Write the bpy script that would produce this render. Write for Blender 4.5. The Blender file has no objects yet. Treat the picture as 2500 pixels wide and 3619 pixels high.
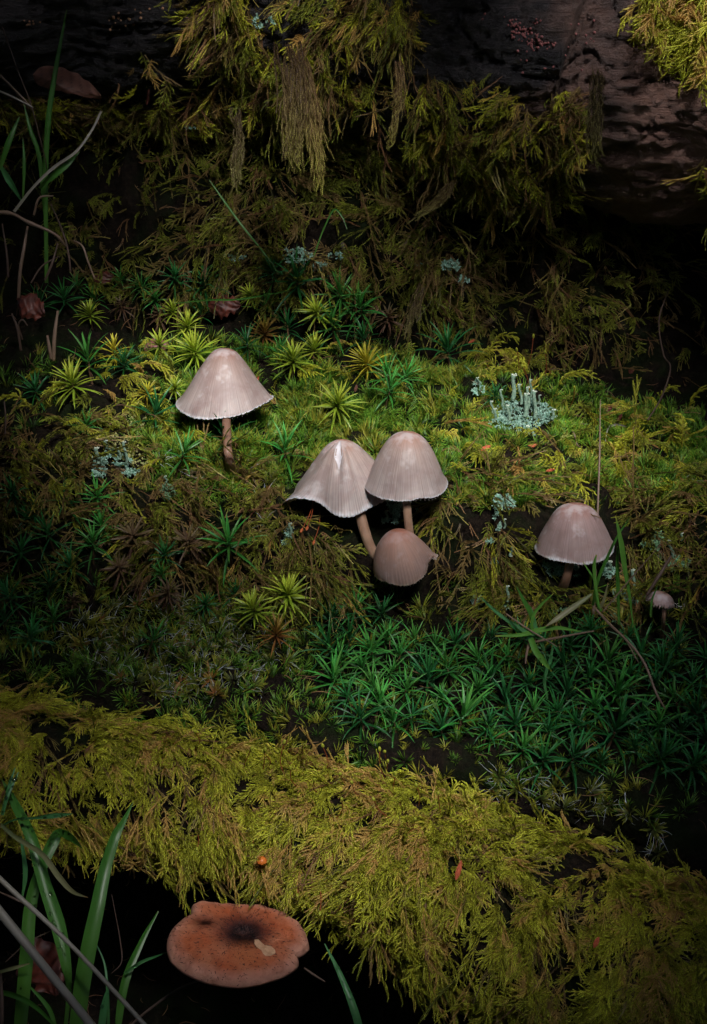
import bpy, bmesh, math, random
import numpy as np
from mathutils import Vector, Matrix
from mathutils.bvhtree import BVHTree

random.seed(7); RNG = np.random.default_rng(11)
scene = bpy.context.scene
COL = scene.collection
# one Blender unit = one centimetre (a close-up: the frame is about 20 cm wide)
scene.unit_settings.system = 'METRIC'; scene.unit_settings.scale_length = 0.01

# ------------------------------------------------------------------ camera, world, sun, exposure
PITCH = math.radians(22); DIST = 55.0
RV = np.array([1.0, 0, 0]); FV = np.array([0, math.cos(PITCH), -math.sin(PITCH)]); UV = np.array([0, math.sin(PITCH), math.cos(PITCH)])
CAMP = -FV * DIST
cam = bpy.data.cameras.new('camera'); camo = bpy.data.objects.new('camera', cam); COL.objects.link(camo)
cam.sensor_fit = 'VERTICAL'; cam.sensor_height = 24.0
cam.lens = 24.0 / 2 / ((3619 / 125 / 2) / DIST)
cam.clip_start = 1.0; cam.clip_end = 2000.0
camo.location = Vector(CAMP); camo.rotation_euler = (math.pi / 2 - PITCH, 0, 0)
cam.dof.use_dof = True; cam.dof.focus_distance = 52.0; cam.dof.aperture_fstop = 2.2
scene.camera = camo

SUN_DIR = Vector((0.15, -0.64, 0.75)).normalized()        # towards the light
elev = math.asin(SUN_DIR.z); azim = math.atan2(SUN_DIR.x, SUN_DIR.y)
world = bpy.data.worlds.new('World'); scene.world = world; world.use_nodes = True
wn = world.node_tree.nodes; wl = world.node_tree.links; wn.clear()
wo = wn.new('ShaderNodeOutputWorld'); wb = wn.new('ShaderNodeBackground'); ws = wn.new('ShaderNodeTexSky')
ws.sky_type = 'NISHITA'; ws.sun_disc = False; ws.sun_elevation = elev; ws.sun_rotation = azim
wb.inputs['Strength'].default_value = 0.125
wl.new(ws.outputs[0], wb.inputs[0]); wl.new(wb.outputs[0], wo.inputs[0])
sun = bpy.data.lights.new('sun', 'SUN'); suno = bpy.data.objects.new('sun', sun); COL.objects.link(suno)
sun.energy = 1.25; sun.angle = math.radians(12); sun.color = (1.0, 0.97, 0.94)
suno.rotation_euler = SUN_DIR.to_track_quat('Z', 'Y').to_euler(); suno.location = (0, 0, 60)
scene.view_settings.view_transform = 'Standard'; scene.view_settings.look = 'None'
scene.view_settings.gamma = 1.0; scene.view_settings.exposure = 2.65
try: scene.view_settings.use_curve_mapping = False
except Exception: pass
scene.cycles.max_bounces = 6; scene.cycles.diffuse_bounces = 3; scene.cycles.transmission_bounces = 4
scene.cycles.use_adaptive_sampling = True

# ------------------------------------------------------------------ helpers
def W(px, py, f):
    d = DIST + f
    return CAMP + RV * ((px - 1250) / 125 * d / DIST) + UV * ((1809.5 - py) / 125 * d / DIST) + FV * d
def proj(P):
    Q = np.asarray(P, float) - CAMP
    d = Q @ FV
    return 1250 + (Q @ RV) / d * DIST * 125, 1809.5 - (Q @ UV) / d * DIST * 125, d - DIST

def hash3(ix, iy, iz, seed=0):
    h = (ix.astype(np.int64) * 374761393 + iy.astype(np.int64) * 668265263 + iz.astype(np.int64) * 2147483647 + seed * 974711) & 0xffffffff
    h = ((h ^ (h >> 13)) * 1274126177) & 0xffffffff
    h = ((h ^ (h >> 15)) * 2246822519) & 0xffffffff
    return ((h ^ (h >> 16)) & 0xffffff) / float(0xffffff)
def vnoise(P, s=1.0, seed=0):
    P = np.asarray(P, float) * s
    i = np.floor(P).astype(np.int64); f = P - i; f = f * f * (3 - 2 * f)
    r = 0
    for dx in (0, 1):
        for dy in (0, 1):
            for dz in (0, 1):
                w = (f[..., 0] if dx else 1 - f[..., 0]) * (f[..., 1] if dy else 1 - f[..., 1]) * (f[..., 2] if dz else 1 - f[..., 2])
                r = r + w * hash3(i[..., 0] + dx, i[..., 1] + dy, i[..., 2] + dz, seed)
    return r
def fbm(P, s=1.0, o=4, seed=0):
    r = 0; a = 0.5; t = 0
    for k in range(o):
        r = r + a * (vnoise(P, s * 2 ** k, seed + k * 17) - .5); t += a; a *= .5
    return r / t * 2
def cr(P, n):
    """Catmull-Rom through control rows, n samples."""
    P = np.asarray(P, float)
    if P.ndim == 1: P = P[:, None]
    E = np.vstack([2 * P[0] - P[1], P, 2 * P[-1] - P[-2]])
    t = np.linspace(0, len(P) - 1, n); i = np.minimum(t.astype(int), len(P) - 2); u = (t - i)[:, None]
    a, b, c, d = E[i], E[i + 1], E[i + 2], E[i + 3]
    return .5 * (2 * b + (c - a) * u + (2 * a - 5 * b + 4 * c - d) * u * u + (3 * b - a - 3 * c + d) * u ** 3)
def unit(v):
    v = np.asarray(v, float); return v / (np.linalg.norm(v, axis=-1, keepdims=True) + 1e-12)

class MB:
    """collects vertices, faces and a per-vertex tint (t along the piece, random, free)"""
    def __init__(s): s.v = []; s.f = []; s.a = []; s.n = 0; s.m = []
    def add(s, v, f, a=None, mi=0):
        v = np.asarray(v, float); s.v.append(v)
        for q in f: s.f.append(tuple(int(i) + s.n for i in q)); s.m.append(mi)
        if a is None: a = np.zeros((len(v), 3))
        a = np.asarray(a, float)
        if a.ndim == 1: a = np.tile(a, (len(v), 1))
        s.a.append(a); s.n += len(v)
    def mesh(s, name, mats, smooth=False):
        me = bpy.data.meshes.new(name)
        V = np.vstack(s.v); me.from_pydata(V.tolist(), [], s.f)
        at = me.attributes.new('tint', 'FLOAT_VECTOR', 'POINT'); at.data.foreach_set('vector', np.vstack(s.a).astype(np.float32).ravel())
        for m in (mats if isinstance(mats, (list, tuple)) else [mats]): me.materials.append(m)
        if any(s.m): me.polygons.foreach_set('material_index', s.m)
        if smooth: me.polygons.foreach_set('use_smooth', [True] * len(me.polygons))
        me.update(); return me

def link(name, me, parent=None, loc=None):
    o = bpy.data.objects.new(name, me); COL.objects.link(o)
    if parent is not None: o.parent = parent
    if loc is not None: o.location = Vector(loc)
    return o
def tag(o, label=None, cat=None, group=None, kind=None):
    if label: o['label'] = label
    if cat: o['category'] = cat
    if group: o['group'] = group
    if kind: o['kind'] = kind
    return o
def empty(name, loc, label, cat, group=None):
    o = bpy.data.objects.new(name, None); COL.objects.link(o); o.empty_display_size = .3
    o.location = Vector(loc); return tag(o, label, cat, group)

def tube(mb, P, R, seg=6, a=(0, 0, 0), cap=True, n=None, tseq=True):
    P = np.asarray(P, float); n = n or len(P)
    R = np.asarray(R, float) * np.ones(len(P)) if np.ndim(R) == 0 else np.asarray(R, float)
    T = unit(np.gradient(P, axis=0)); up = np.array([.3, .2, .93])
    A = unit(np.cross(T, up)); B = np.cross(T, A)
    th = np.linspace(0, 2 * np.pi, seg, endpoint=False)
    V = P[:, None, :] + R[:, None, None] * (np.cos(th)[None, :, None] * A[:, None, :] + np.sin(th)[None, :, None] * B[:, None, :])
    m = len(P); F = []
    for i in range(m - 1):
        for j in range(seg):
            k = (j + 1) % seg; F.append((i * seg + j, i * seg + k, (i + 1) * seg + k, (i + 1) * seg + j))
    if cap: F.append(tuple(range(seg))[::-1]); F.append(tuple((m - 1) * seg + j for j in range(seg)))
    att = np.zeros((m * seg, 3)); att[:] = a
    if tseq: att[:, 0] = np.repeat(np.linspace(0, 1, m), seg)
    mb.add(V.reshape(-1, 3), F, att)

# ------------------------------------------------------------------ materials
def newmat(name):
    m = bpy.data.materials.new(name); m.use_nodes = True; nt = m.node_tree; nt.nodes.clear()
    out = nt.nodes.new('ShaderNodeOutputMaterial'); b = nt.nodes.new('ShaderNodeBsdfPrincipled'); nt.links.new(b.outputs[0], out.inputs[0])
    return m, nt, b, out
def ramp(nt, fac, stops, interp='LINEAR'):
    r = nt.nodes.new('ShaderNodeValToRGB'); r.color_ramp.interpolation = interp
    e = r.color_ramp.elements
    while len(e) < len(stops): e.new(0.5)
    for k, (p, c) in enumerate(stops): e[k].position = p; e[k].color = (*c, 1)
    nt.links.new(fac, r.inputs[0]); return r.outputs[0]
def math_(nt, op, a, b=None, clamp=False):
    n = nt.nodes.new('ShaderNodeMath'); n.operation = op; n.use_clamp = clamp
    for k, x in enumerate((a, b)):
        if x is None: continue
        if isinstance(x, (int, float)): n.inputs[k].default_value = x
        else: nt.links.new(x, n.inputs[k])
    return n.outputs[0]
def mixc(nt, fac, a, b, mode='MIX'):
    n = nt.nodes.new('ShaderNodeMix'); n.data_type = 'RGBA'; n.blend_type = mode
    for sock, x in ((n.inputs[0], fac), (n.inputs[6], a), (n.inputs[7], b)):
        if isinstance(x, (int, float)): sock.default_value = x
        elif isinstance(x, tuple): sock.default_value = (*x, 1)
        else: nt.links.new(x, sock)
    return n.outputs[2]
def noise(nt, scale, detail=3, rough=.55, vec=None, dist=0):
    n = nt.nodes.new('ShaderNodeTexNoise'); n.inputs['Scale'].default_value = scale; n.inputs['Detail'].default_value = detail
    n.inputs['Roughness'].default_value = rough; n.inputs['Distortion'].default_value = dist
    if vec is not None: nt.links.new(vec, n.inputs['Vector'])
    return n.outputs['Fac']
def wpos(nt):
    return nt.nodes.new('ShaderNodeNewGeometry').outputs['Position']
def tint(nt):
    a = nt.nodes.new('ShaderNodeAttribute'); a.attribute_name = 'tint'
    s = nt.nodes.new('ShaderNodeSeparateXYZ'); nt.links.new(a.outputs['Vector'], s.inputs[0]); return s.outputs
def mapscale(nt, vec, sc, rot=(0, 0, 0)):
    m = nt.nodes.new('ShaderNodeMapping'); m.inputs['Scale'].default_value = sc; m.inputs['Rotation'].default_value = rot; nt.links.new(vec, m.inputs['Vector']); return m.outputs[0]
def bump(nt, b, h, dist=.05, strength=1.0):
    n = nt.nodes.new('ShaderNodeBump'); n.inputs['Distance'].default_value = dist; n.inputs['Strength'].default_value = strength
    nt.links.new(h, n.inputs['Height']); nt.links.new(n.outputs[0], b.inputs['Normal'])

def leafmat(name, base, mid, tip, dead=None, deadamt=.3, nscale=.5, rough=.5, transl=.25, spec=.4, var=.35):
    """base->mid->tip along the piece, patches of dead colour by place and per plant"""
    m, nt, b, out = newmat(name)
    t = tint(nt)
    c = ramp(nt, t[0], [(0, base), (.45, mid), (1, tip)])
    info = nt.nodes.new('ShaderNodeObjectInfo')
    if dead:
        nz = noise(nt, nscale, 3, .6, wpos(nt))
        v = math_(nt, 'ADD', math_(nt, 'MULTIPLY', nz, 1.0), math_(nt, 'MULTIPLY', math_(nt, 'SUBTRACT', info.outputs['Random'], .5), .55))
        v = math_(nt, 'ADD', v, math_(nt, 'MULTIPLY', math_(nt, 'SUBTRACT', t[0], .5), -.12))
        f = nt.nodes.new('ShaderNodeMapRange'); f.inputs[1].default_value = .62 - deadamt * .45; f.inputs[2].default_value = .82 - deadamt * .45; f.interpolation_type = 'SMOOTHSTEP'
        nt.links.new(v, f.inputs[0]); c = mixc(nt, f.outputs[0], c, dead)
    hv = nt.nodes.new('ShaderNodeHueSaturation'); nt.links.new(c, hv.inputs['Color'])
    r = math_(nt, 'ADD', math_(nt, 'MULTIPLY', info.outputs['Random'], var * 1.2), math_(nt, 'MULTIPLY', t[1], var))
    nt.links.new(math_(nt, 'ADD', r, 1 - var * 1.1), hv.inputs['Value'])
    nt.links.new(math_(nt, 'ADD', math_(nt, 'MULTIPLY', math_(nt, 'SUBTRACT', t[1], .5), .03), .5), hv.inputs['Hue'])
    nt.links.new(hv.outputs[0], b.inputs['Base Color']); b.inputs['Roughness'].default_value = rough
    b.inputs['Specular IOR Level'].default_value = spec
    tr = nt.nodes.new('ShaderNodeBsdfTranslucent'); nt.links.new(hv.outputs[0], tr.inputs[0])
    mx = nt.nodes.new('ShaderNodeMixShader'); mx.inputs[0].default_value = transl
    nt.links.new(b.outputs[0], mx.inputs[1]); nt.links.new(tr.outputs[0], mx.inputs[2]); nt.links.new(mx.outputs[0], out.inputs[0])
    return m

M = {}
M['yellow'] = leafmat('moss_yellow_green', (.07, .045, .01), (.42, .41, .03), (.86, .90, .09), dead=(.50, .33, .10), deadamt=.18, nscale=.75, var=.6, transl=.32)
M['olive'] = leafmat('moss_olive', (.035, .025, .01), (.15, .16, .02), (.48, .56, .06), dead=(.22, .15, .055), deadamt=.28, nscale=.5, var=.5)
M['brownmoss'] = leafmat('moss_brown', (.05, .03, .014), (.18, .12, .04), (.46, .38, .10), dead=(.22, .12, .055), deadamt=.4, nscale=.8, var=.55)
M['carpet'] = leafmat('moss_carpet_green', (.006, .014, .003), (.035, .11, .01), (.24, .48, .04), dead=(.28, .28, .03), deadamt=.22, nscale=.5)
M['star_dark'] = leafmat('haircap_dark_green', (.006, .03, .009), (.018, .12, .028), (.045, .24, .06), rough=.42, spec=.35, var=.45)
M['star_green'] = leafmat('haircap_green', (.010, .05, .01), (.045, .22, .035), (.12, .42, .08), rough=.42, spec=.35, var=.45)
M['star_lime'] = leafmat('haircap_lime', (.06, .07, .01), (.28, .40, .03), (.62, .70, .08), rough=.4, spec=.5)
M['star_yellow'] = leafmat('haircap_yellow', (.18, .08, .02), (.50, .42, .03), (.80, .74, .09), rough=.4, spec=.5)
M['star_rust'] = leafmat('haircap_rust', (.10, .04, .015), (.28, .13, .03), (.38, .28, .05), rough=.5, spec=.4)
M['star_brown'] = leafmat('haircap_brown', (.05, .025, .015), (.12, .06, .035), (.15, .12, .05), rough=.5, spec=.4)
M['hairtuft'] = leafmat('hair_tuft_green', (.03, .035, .01), (.06, .08, .012), (.26, .28, .03), dead=(.26, .12, .03), deadamt=-.1, nscale=1.5)
def simple(name, col, rough=.5, spec=.4, nz=None, col2=None, bmp=0, bs=6, sub=0):
    m, nt, b, out = newmat(name); b.inputs['Roughness'].default_value = rough; b.inputs['Specular IOR Level'].default_value = spec
    if nz:
        oc = nt.nodes.new('ShaderNodeTexCoord').outputs['Object']
        c = mixc(nt, ramp(nt, noise(nt, nz, 4, .6, oc), [(.35, (0, 0, 0)), (.65, (1, 1, 1))]), col, col2 or tuple(x * .5 for x in col))
        nt.links.new(c, b.inputs['Base Color'])
    else: b.inputs['Base Color'].default_value = (*col, 1)
    if bmp: bump(nt, b, noise(nt, bs, 5, .6), bmp)
    if sub: b.inputs['Subsurface Weight'].default_value = sub; b.inputs['Subsurface Scale'].default_value = .1
    return m
M['whitehair'] = simple('white_hair_tip', (.5, .54, .6), .3)
M['stemred'] = simple('red_stalk', (.30, .07, .025), .4)
M['capsule'] = simple('moss_capsule', (.35, .38, .04), .4)
M['capsule_red'] = simple('moss_capsule_red', (.5, .13, .04), .4)
M['mossstem'] = simple('moss_stem', (.09, .05, .025), .7)
M['lichen'] = leafmat('lichen_blue_green', (.08, .18, .13), (.19, .37, .28), (.40, .58, .48), rough=.8, transl=.08, spec=.15, var=.3)
M['lichen_green'] = leafmat('lichen_green', (.05, .12, .06), (.12, .26, .13), (.26, .42, .25), rough=.8, transl=.08, spec=.15, var=.3)
M['podetium'] = simple('lichen_stalk_grey_green', (.30, .42, .31), .9, .1, 14, (.17, .30, .22), .03, 30)
M['podcup'] = simple('lichen_cup_pale', (.62, .70, .58), .9, .1)

def m_ground():
    m, nt, b, out = newmat('humus'); P = wpos(nt)
    n1 = noise(nt, .6, 4, .6, P); n2 = noise(nt, 7, 5, .7, P)
    c = ramp(nt, n2, [(.3, (.004, .003, .003)), (.55, (.014, .010, .007)), (.8, (.045, .03, .02))])
    c = mixc(nt, ramp(nt, n1, [(.45, (0, 0, 0)), (.6, (1, 1, 1))]), c, (.008, .013, .004))
    nt.links.new(c, b.inputs['Base Color']); b.inputs['Roughness'].default_value = 1.0; b.inputs['Specular IOR Level'].default_value = .1
    bump(nt, b, n2, .12); return m
def m_bark():
    m, nt, b, out = newmat('wet_bark'); P = nt.nodes.new('ShaderNodeTexCoord').outputs['Object']
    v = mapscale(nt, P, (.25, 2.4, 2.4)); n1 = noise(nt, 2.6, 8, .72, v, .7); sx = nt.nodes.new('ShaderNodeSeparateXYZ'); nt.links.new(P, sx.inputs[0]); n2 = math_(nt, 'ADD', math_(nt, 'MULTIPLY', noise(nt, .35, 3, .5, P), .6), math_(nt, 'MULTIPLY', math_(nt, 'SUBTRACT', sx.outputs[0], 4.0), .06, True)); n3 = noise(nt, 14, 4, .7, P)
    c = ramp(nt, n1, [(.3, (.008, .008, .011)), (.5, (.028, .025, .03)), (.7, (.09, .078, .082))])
    c = mixc(nt, ramp(nt, n2, [(.42, (0, 0, 0)), (.62, (1, 1, 1))]), c, mixc(nt, n1, (.13, .05, .03), (.46, .28, .23)))  # browner wood to the right, also lightened in colour for lack of light
    c = mixc(nt, ramp(nt, n3, [(.62, (0, 0, 0)), (.72, (.6, .6, .6))]), c, (.20, .19, .21))
    nt.links.new(c, b.inputs['Base Color']); b.inputs['Roughness'].default_value = .55; b.inputs['Specular IOR Level'].default_value = .45
    h = math_(nt, 'ADD', n1, math_(nt, 'MULTIPLY', n3, .35)); bump(nt, b, h, .34); return m
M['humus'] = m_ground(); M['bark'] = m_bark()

# ------------------------------------------------------------------ terrain: sections (row, forward offset) at stations across
ROWS = {  # station px : list of (row, f)
 -1400: [(4600, -6), (3900, 2), (3300, 3), (2800, 1), (2380, -2.5), (2150, -1), (1950, -.2), (1600, 1.2), (1350, 3.0), (1150, 5.5), (1000, 8), (720, 9.0), (380, 9.5), (-200, 12)],
 0:     [(4600, -8), (3900, 2), (3300, 3), (2800, 1), (2450, -4.0), (2220, -1.6), (2050, -.6), (1600, .8), (1350, 2.6), (1180, 5), (1050, 8), (720, 9.0), (380, 9.8), (-200, 12)],
 600:   [(4600, -9), (3900, 2), (3300, 3), (2900, .5), (2560, -4.3), (2300, -1.8), (2120, -.5), (1720, .7), (1480, 3), (1250, 6), (1120, 9), (760, 8.4), (400, 9), (-200, 12)],
 1250:  [(4600, -9), (3900, 2), (3300, 2), (2950, -.5), (2660, -4.3), (2330, -1.6), (2130, -.2), (1720, .7), (1500, 3.2), (1280, 6.6), (1160, 8.6), (780, 7.6), (420, 8.4), (-200, 12)],
 1900:  [(4600, -9), (3900, 1), (3400, 1), (3150, -1), (2860, -4.2), (2430, -1.6), (2150, 0), (1780, .9), (1560, 3.4), (1380, 6.4), (1250, 9), (850, 8.6), (450, 9.6), (-200, 12)],
 2500:  [(4600, -9), (4000, 1), (3600, 1), (3350, -1), (3060, -4.1), (2500, -1.4), (2200, .4), (1850, 1.4), (1650, 4), (1480, 7.4), (1380, 10), (900, 10.5), (500, 11), (-200, 13)],
 4000:  [(4600, -9), (4100, 1), (3800, 1), (3500, -1), (3250, -3.6), (2600, -1.2), (2300, .6), (1950, 1.6), (1750, 4.5), (1560, 8), (1450, 10.5), (950, 11), (500, 11.5), (-200, 13)],
}
def build_ground():
    st = sorted(ROWS); K = len(ROWS[0])
    sec = np.array([[W(px, r, f) for r, f in ROWS[px]] for px in st])          # S x K x 3 world points
    nk = 360
    sec2 = np.array([cr(s, nk) for s in sec])
    nx = 330; full = np.array([cr(sec2[:, k], nx) for k in range(nk)])           # nk x nx x 3
    du = np.gradient(full, axis=1); dv = np.gradient(full, axis=0)
    N = unit(np.cross(du, dv)); N *= np.sign((N * (CAMP - full)).sum(-1, keepdims=True) + 1e-9)
    flat = full.reshape(-1, 3)
    h = fbm(flat, .45, 3, 3) * .6 + (.5 - np.abs(fbm(flat, .75, 2, 33))) * 1.05 - .38 + fbm(flat, 1.6, 3, 9) * .25 + fbm(flat, 6, 2, 5) * .05
    V = flat + N.reshape(-1, 3) * h[:, None]
    F = [(a * nx + b, a * nx + b + 1, (a + 1) * nx + b + 1, (a + 1) * nx + b) for a in range(nk - 1) for b in range(nx - 1)]
    mb = MB(); mb.add(V, F); me = mb.mesh('ground', M['humus'], True)
    return tag(link('ground', me), None, None, None, 'structure'), V, F
GROUND, GV, GF = build_ground()

def build_log(name, path, rad, mat, nu, nv, disp, seed, n_out=None):
    P = cr(np.array([W(*p) for p in path]), nu); R = cr(np.array(rad, float), nu)[:, 0]
    T = unit(np.gradient(P, axis=0)); A = unit(np.cross(T, np.array([0, 0, 1.0]))); B = np.cross(A, T)
    th = np.linspace(0, 2 * np.pi, nv, endpoint=False)
    D = np.cos(th)[None, :, None] * A[:, None] + np.sin(th)[None, :, None] * B[:, None]
    base = P[:, None] + R[:, None, None] * D
    al = np.arange(nu)[:, None] * np.linalg.norm(P[1] - P[0]) * np.ones((1, nv))
    Q = np.stack([al, np.cos(th)[None] * R[:, None], np.sin(th)[None] * R[:, None]], -1)
    h = disp(Q.reshape(-1, 3), seed)
    V = base.reshape(-1, 3) + D.reshape(-1, 3) * h[:, None]
    F = [(a * nv + b, (a + 1) * nv + b, (a + 1) * nv + (b + 1) % nv, a * nv + (b + 1) % nv) for a in range(nu - 1) for b in range(nv)]
    F += [tuple(range(nv)), tuple(((nu - 1) * nv + b) for b in range(nv))[::-1]]
    mb = MB(); mb.add(V, F); me = mb.mesh(name, mat, True)
    return link(name, me), V, F
def disp_small(Q, s):
    return fbm(Q, .35, 3, s) * .45 + fbm(Q, 1.3, 3, s + 5) * .2
def disp_bark(Q, s):
    Qs = Q * np.array([.16, 1, 1])
    ridge = 1 - np.abs(fbm(Qs + fbm(Q, 1.2, 2, s + 50)[:, None] * .5, 2.3, 3, s + 2)) * 2.4
    warp = fbm(Q, .3, 2, s + 7)
    crack = np.abs(fbm(Qs + warp[:, None] * .6, .55, 2, s + 30))
    return fbm(Q, .16, 3, s) * 1.2 + np.clip(ridge, 0, 1) * .17 + fbm(Q * np.array([.22, 1, 1]), 3.8, 3, s + 9) * .15 - np.clip(.03 - crack, 0, .03) * 7
FLOG, FLV, FLF = build_log('mossy_log', [(-1200, 2560, -5.8), (-300, 2650, -5.8), (600, 2820, -5.9), (1250, 2985, -5.9), (1900, 3290, -5.9), (2500, 3570, -5.8), (4000, 4000, -5.8)],
                           [1.4, 1.35, 1.42, 1.62, 2.2, 2.6, 3.0], M['humus'], 300, 90, disp_small, 4)
tag(FLOG, 'rotten fallen log along the bottom, covered in yellow-green feather moss', 'log')
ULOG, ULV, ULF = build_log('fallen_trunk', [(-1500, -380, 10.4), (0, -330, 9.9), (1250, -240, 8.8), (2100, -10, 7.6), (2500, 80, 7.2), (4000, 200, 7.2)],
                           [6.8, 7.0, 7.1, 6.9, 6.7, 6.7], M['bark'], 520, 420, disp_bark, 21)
tag(ULOG, 'big dark fallen trunk across the top, bare wet bark partly draped with moss', 'tree trunk')

BV = {'ground': BVHTree.FromPolygons(GV.tolist(), GF), 'flog': BVHTree.FromPolygons(FLV.tolist(), FLF), 'ulog': BVHTree.FromPolygons(ULV.tolist(), ULF)}
def hit(px, py, which=None):
    best = None
    d = W(px, py, 0) - CAMP; d = Vector(d).normalized()
    for k, b in BV.items():
        if which and k not in which: continue
        loc, nor, idx, dist = b.ray_cast(Vector(CAMP), d)
        if loc and (best is None or dist < best[2]):
            if nor.dot(d) > 0: nor = -nor
            best = (np.array(loc), np.array(nor), dist, k)
    if best is None:
        return W(px, py, 5), np.array([0, -.5, .8]), 60, None
    return best
def hf(px, py, off=0):
    p = hit(px, py)[0]; return float(proj(p)[2]) - off

# ------------------------------------------------------------------ moss prototypes
def leafq(mb, b, d, n, L, w, t0, t1, r):
    s = np.cross(d, n)
    V = [b, b + d * L * .4 + s * w * .5 + n * L * .06, b + d * L, b + d * L * .4 - s * w * .5 + n * L * .06]
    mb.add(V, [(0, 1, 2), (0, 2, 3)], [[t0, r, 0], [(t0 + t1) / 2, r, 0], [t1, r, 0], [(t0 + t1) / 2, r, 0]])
def cord(mb, P, L, w, sp, t0, t1, nper=3, alpha=.6, stem=.012, seed=0, taper=True):
    """a moss shoot: thin stem with overlapping leaves all round"""
    P = np.asarray(P); seglen = np.linalg.norm(np.diff(P, axis=0), axis=1); tot = seglen.sum(); n = max(3, int(tot / sp))
    cum = np.r_[0, np.cumsum(seglen)] / tot
    tube(mb, P[::max(1, len(P) // 5)], stem, 3, (0, 0, 0), False)
    mb.a[-1][:, 0] = t0 * .6
    for i in range(n):
        u = (i + .5) / n; p = np.array([np.interp(u, cum, P[:, k]) for k in range(3)])
        p2 = np.array([np.interp(min(1, u + .06), cum, P[:, k]) for k in range(3)]); p1 = np.array([np.interp(max(0, u - .06), cum, P[:, k]) for k in range(3)])
        T = unit(p2 - p1); A = unit(np.cross(T, [.13, .21, 1])); B = np.cross(T, A)
        sc = (1 - .55 * u ** 3) * (.7 + .3 * min(1, u * 5)) if taper else 1
        for j in range(nper):
            ph = i * 2.4 + j * 2 * np.pi / nper + random.uniform(-.3, .3)
            rad = A * np.cos(ph) + B * np.sin(ph); al = alpha * random.uniform(.75, 1.25)
            d = unit(T * np.cos(al) + rad * np.sin(al)); nn = unit(rad * np.cos(al) - T * np.sin(al))
            tt = t0 + (t1 - t0) * u
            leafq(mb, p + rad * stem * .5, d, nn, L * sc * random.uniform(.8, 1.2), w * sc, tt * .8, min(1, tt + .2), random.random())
def frond_pinnate(seed, L=2.2, nb=11, bl=.62, curl=.5):
    random.seed(seed); mb = MB(); n = 24; s = np.linspace(0, 1, n)
    wig = random.uniform(-.25, .25)
    P = np.stack([L * s * (1 - .08 * s), wig * np.sin(s * 3.5) * .8, L * (.20 * np.sin(np.pi * s * .75) - .45 * curl * s ** 2.2)], 1)
    cord(mb, P, .13, .055, .055, .25, .9, 3, .5, .016)
    for i in range(nb):
        u = .12 + .8 * i / nb
        for sd in (-1, 1):
            if random.random() < .18: continue
            p = P[int(u * (n - 1))]; T = unit(P[min(n - 1, int(u * (n - 1)) + 2)] - P[int(u * (n - 1))])
            l = bl * (np.sin(np.pi * (u * .85 + .12)) ** .7) * random.uniform(.4, 1.35); ang = random.uniform(.45, 1.2)
            S = unit(np.cross(T, [random.uniform(-.4, .4), random.uniform(-.4, .4), 1])) * sd; m = 7; q = np.linspace(0, 1, m)
            Bp = p + T * (l * np.cos(ang) * q)[:, None] + S * (l * np.sin(ang) * q)[:, None] + np.array([0, 0, 1.]) * (l * (.12 * np.sin(q * 3) - random.uniform(.15, .5) * q ** 2))[:, None] + T * (l * .2 * q ** 2)[:, None]
            cord(mb, Bp, .10, .048, .05, .35 + .2 * u, 1, 3, .55, .01)
    return mb
def frond_tail(seed, L=3.0, nbr=3, brown=False):
    random.seed(seed); mb = MB(); n = 26; s = np.linspace(0, 1, n); a, b_ = random.uniform(2, 5), random.uniform(0, 6)
    P = np.stack([L * s, .16 * np.sin(s * a + b_) * L * .35 * s, .14 * L * np.sin(np.pi * s) * .5 + .03 * np.sin(s * a * 2)], 1)
    cord(mb, P, .12, .055, .07, .15, .8, 3, .42, .02)
    for i in range(nbr):
        u = random.uniform(.15, .75); p = P[int(u * (n - 1))]; l = random.uniform(.3, .5) * L * (1 - u * .5); q = np.linspace(0, 1, 10)
        sd = random.choice((-1, 1)); Bp = p + np.stack([l * q, sd * l * random.uniform(.1, .35) * np.sin(q * 1.6), l * .1 * np.sin(q * 3) * random.choice((-1, 1))], 1)
        cord(mb, Bp, .11, .05, .065, .3, 1, 3, .45, .014)
    return mb
def frond_wisp(seed, L=2.4):
    random.seed(seed); mb = MB(); q = np.linspace(0, 1, 12)
    for i in range(5):
        l = L * random.uniform(.5, 1); a, b_ = random.uniform(2, 7), random.uniform(0, 6); sy = random.uniform(-.4, .4)
        P = np.stack([l * q, sy * l * q ** 1.5 + .08 * np.sin(q * a + b_), .12 * l * np.sin(q * 3.1) + .05 * np.sin(q * a * 1.3)], 1)
        tube(mb, P, .018, 3, (0, random.random(), 0), False)
        for k in range(14):
            u = random.random(); p = P[int(u * 11)]; d = unit([1, random.uniform(-1, 1), random.uniform(-.6, .6)])
            leafq(mb, p, d, unit(np.cross(d, [0, 1, .3])), .09, .04, u * .7, u, random.random())
    return mb
def tuft(seed, n=16, h=.5, w=.035, spread=.5, curve=.3):
    random.seed(seed); mb = MB()
    for i in range(n):
        ph = random.uniform(0, 6.28); r0 = random.uniform(0, .13); el = random.uniform(.1, spread); l = h * random.uniform(.55, 1.1)
        o = np.array([np.cos(ph), np.sin(ph), 0]); s = np.array([-np.sin(ph), np.cos(ph), 0]) * w; rr = random.random()
        V = []; A = []
        for k, u in enumerate((0, .4, .75, 1)):
            c = o * (r0 + l * (np.sin(el) * u + curve * u * u)) + np.array([0, 0, l * (np.cos(el) * u - .25 * curve * u * u)])
            ww = (.6, 1, .6, .02)[k]
            V += [c - s * ww * .5, c + s * ww * .5]; A += [[u, rr, 0]] * 2
        mb.add(V, [(0, 1, 3, 2), (2, 3, 5, 4), (4, 5, 7, 6)], A)
    return mb
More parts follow.
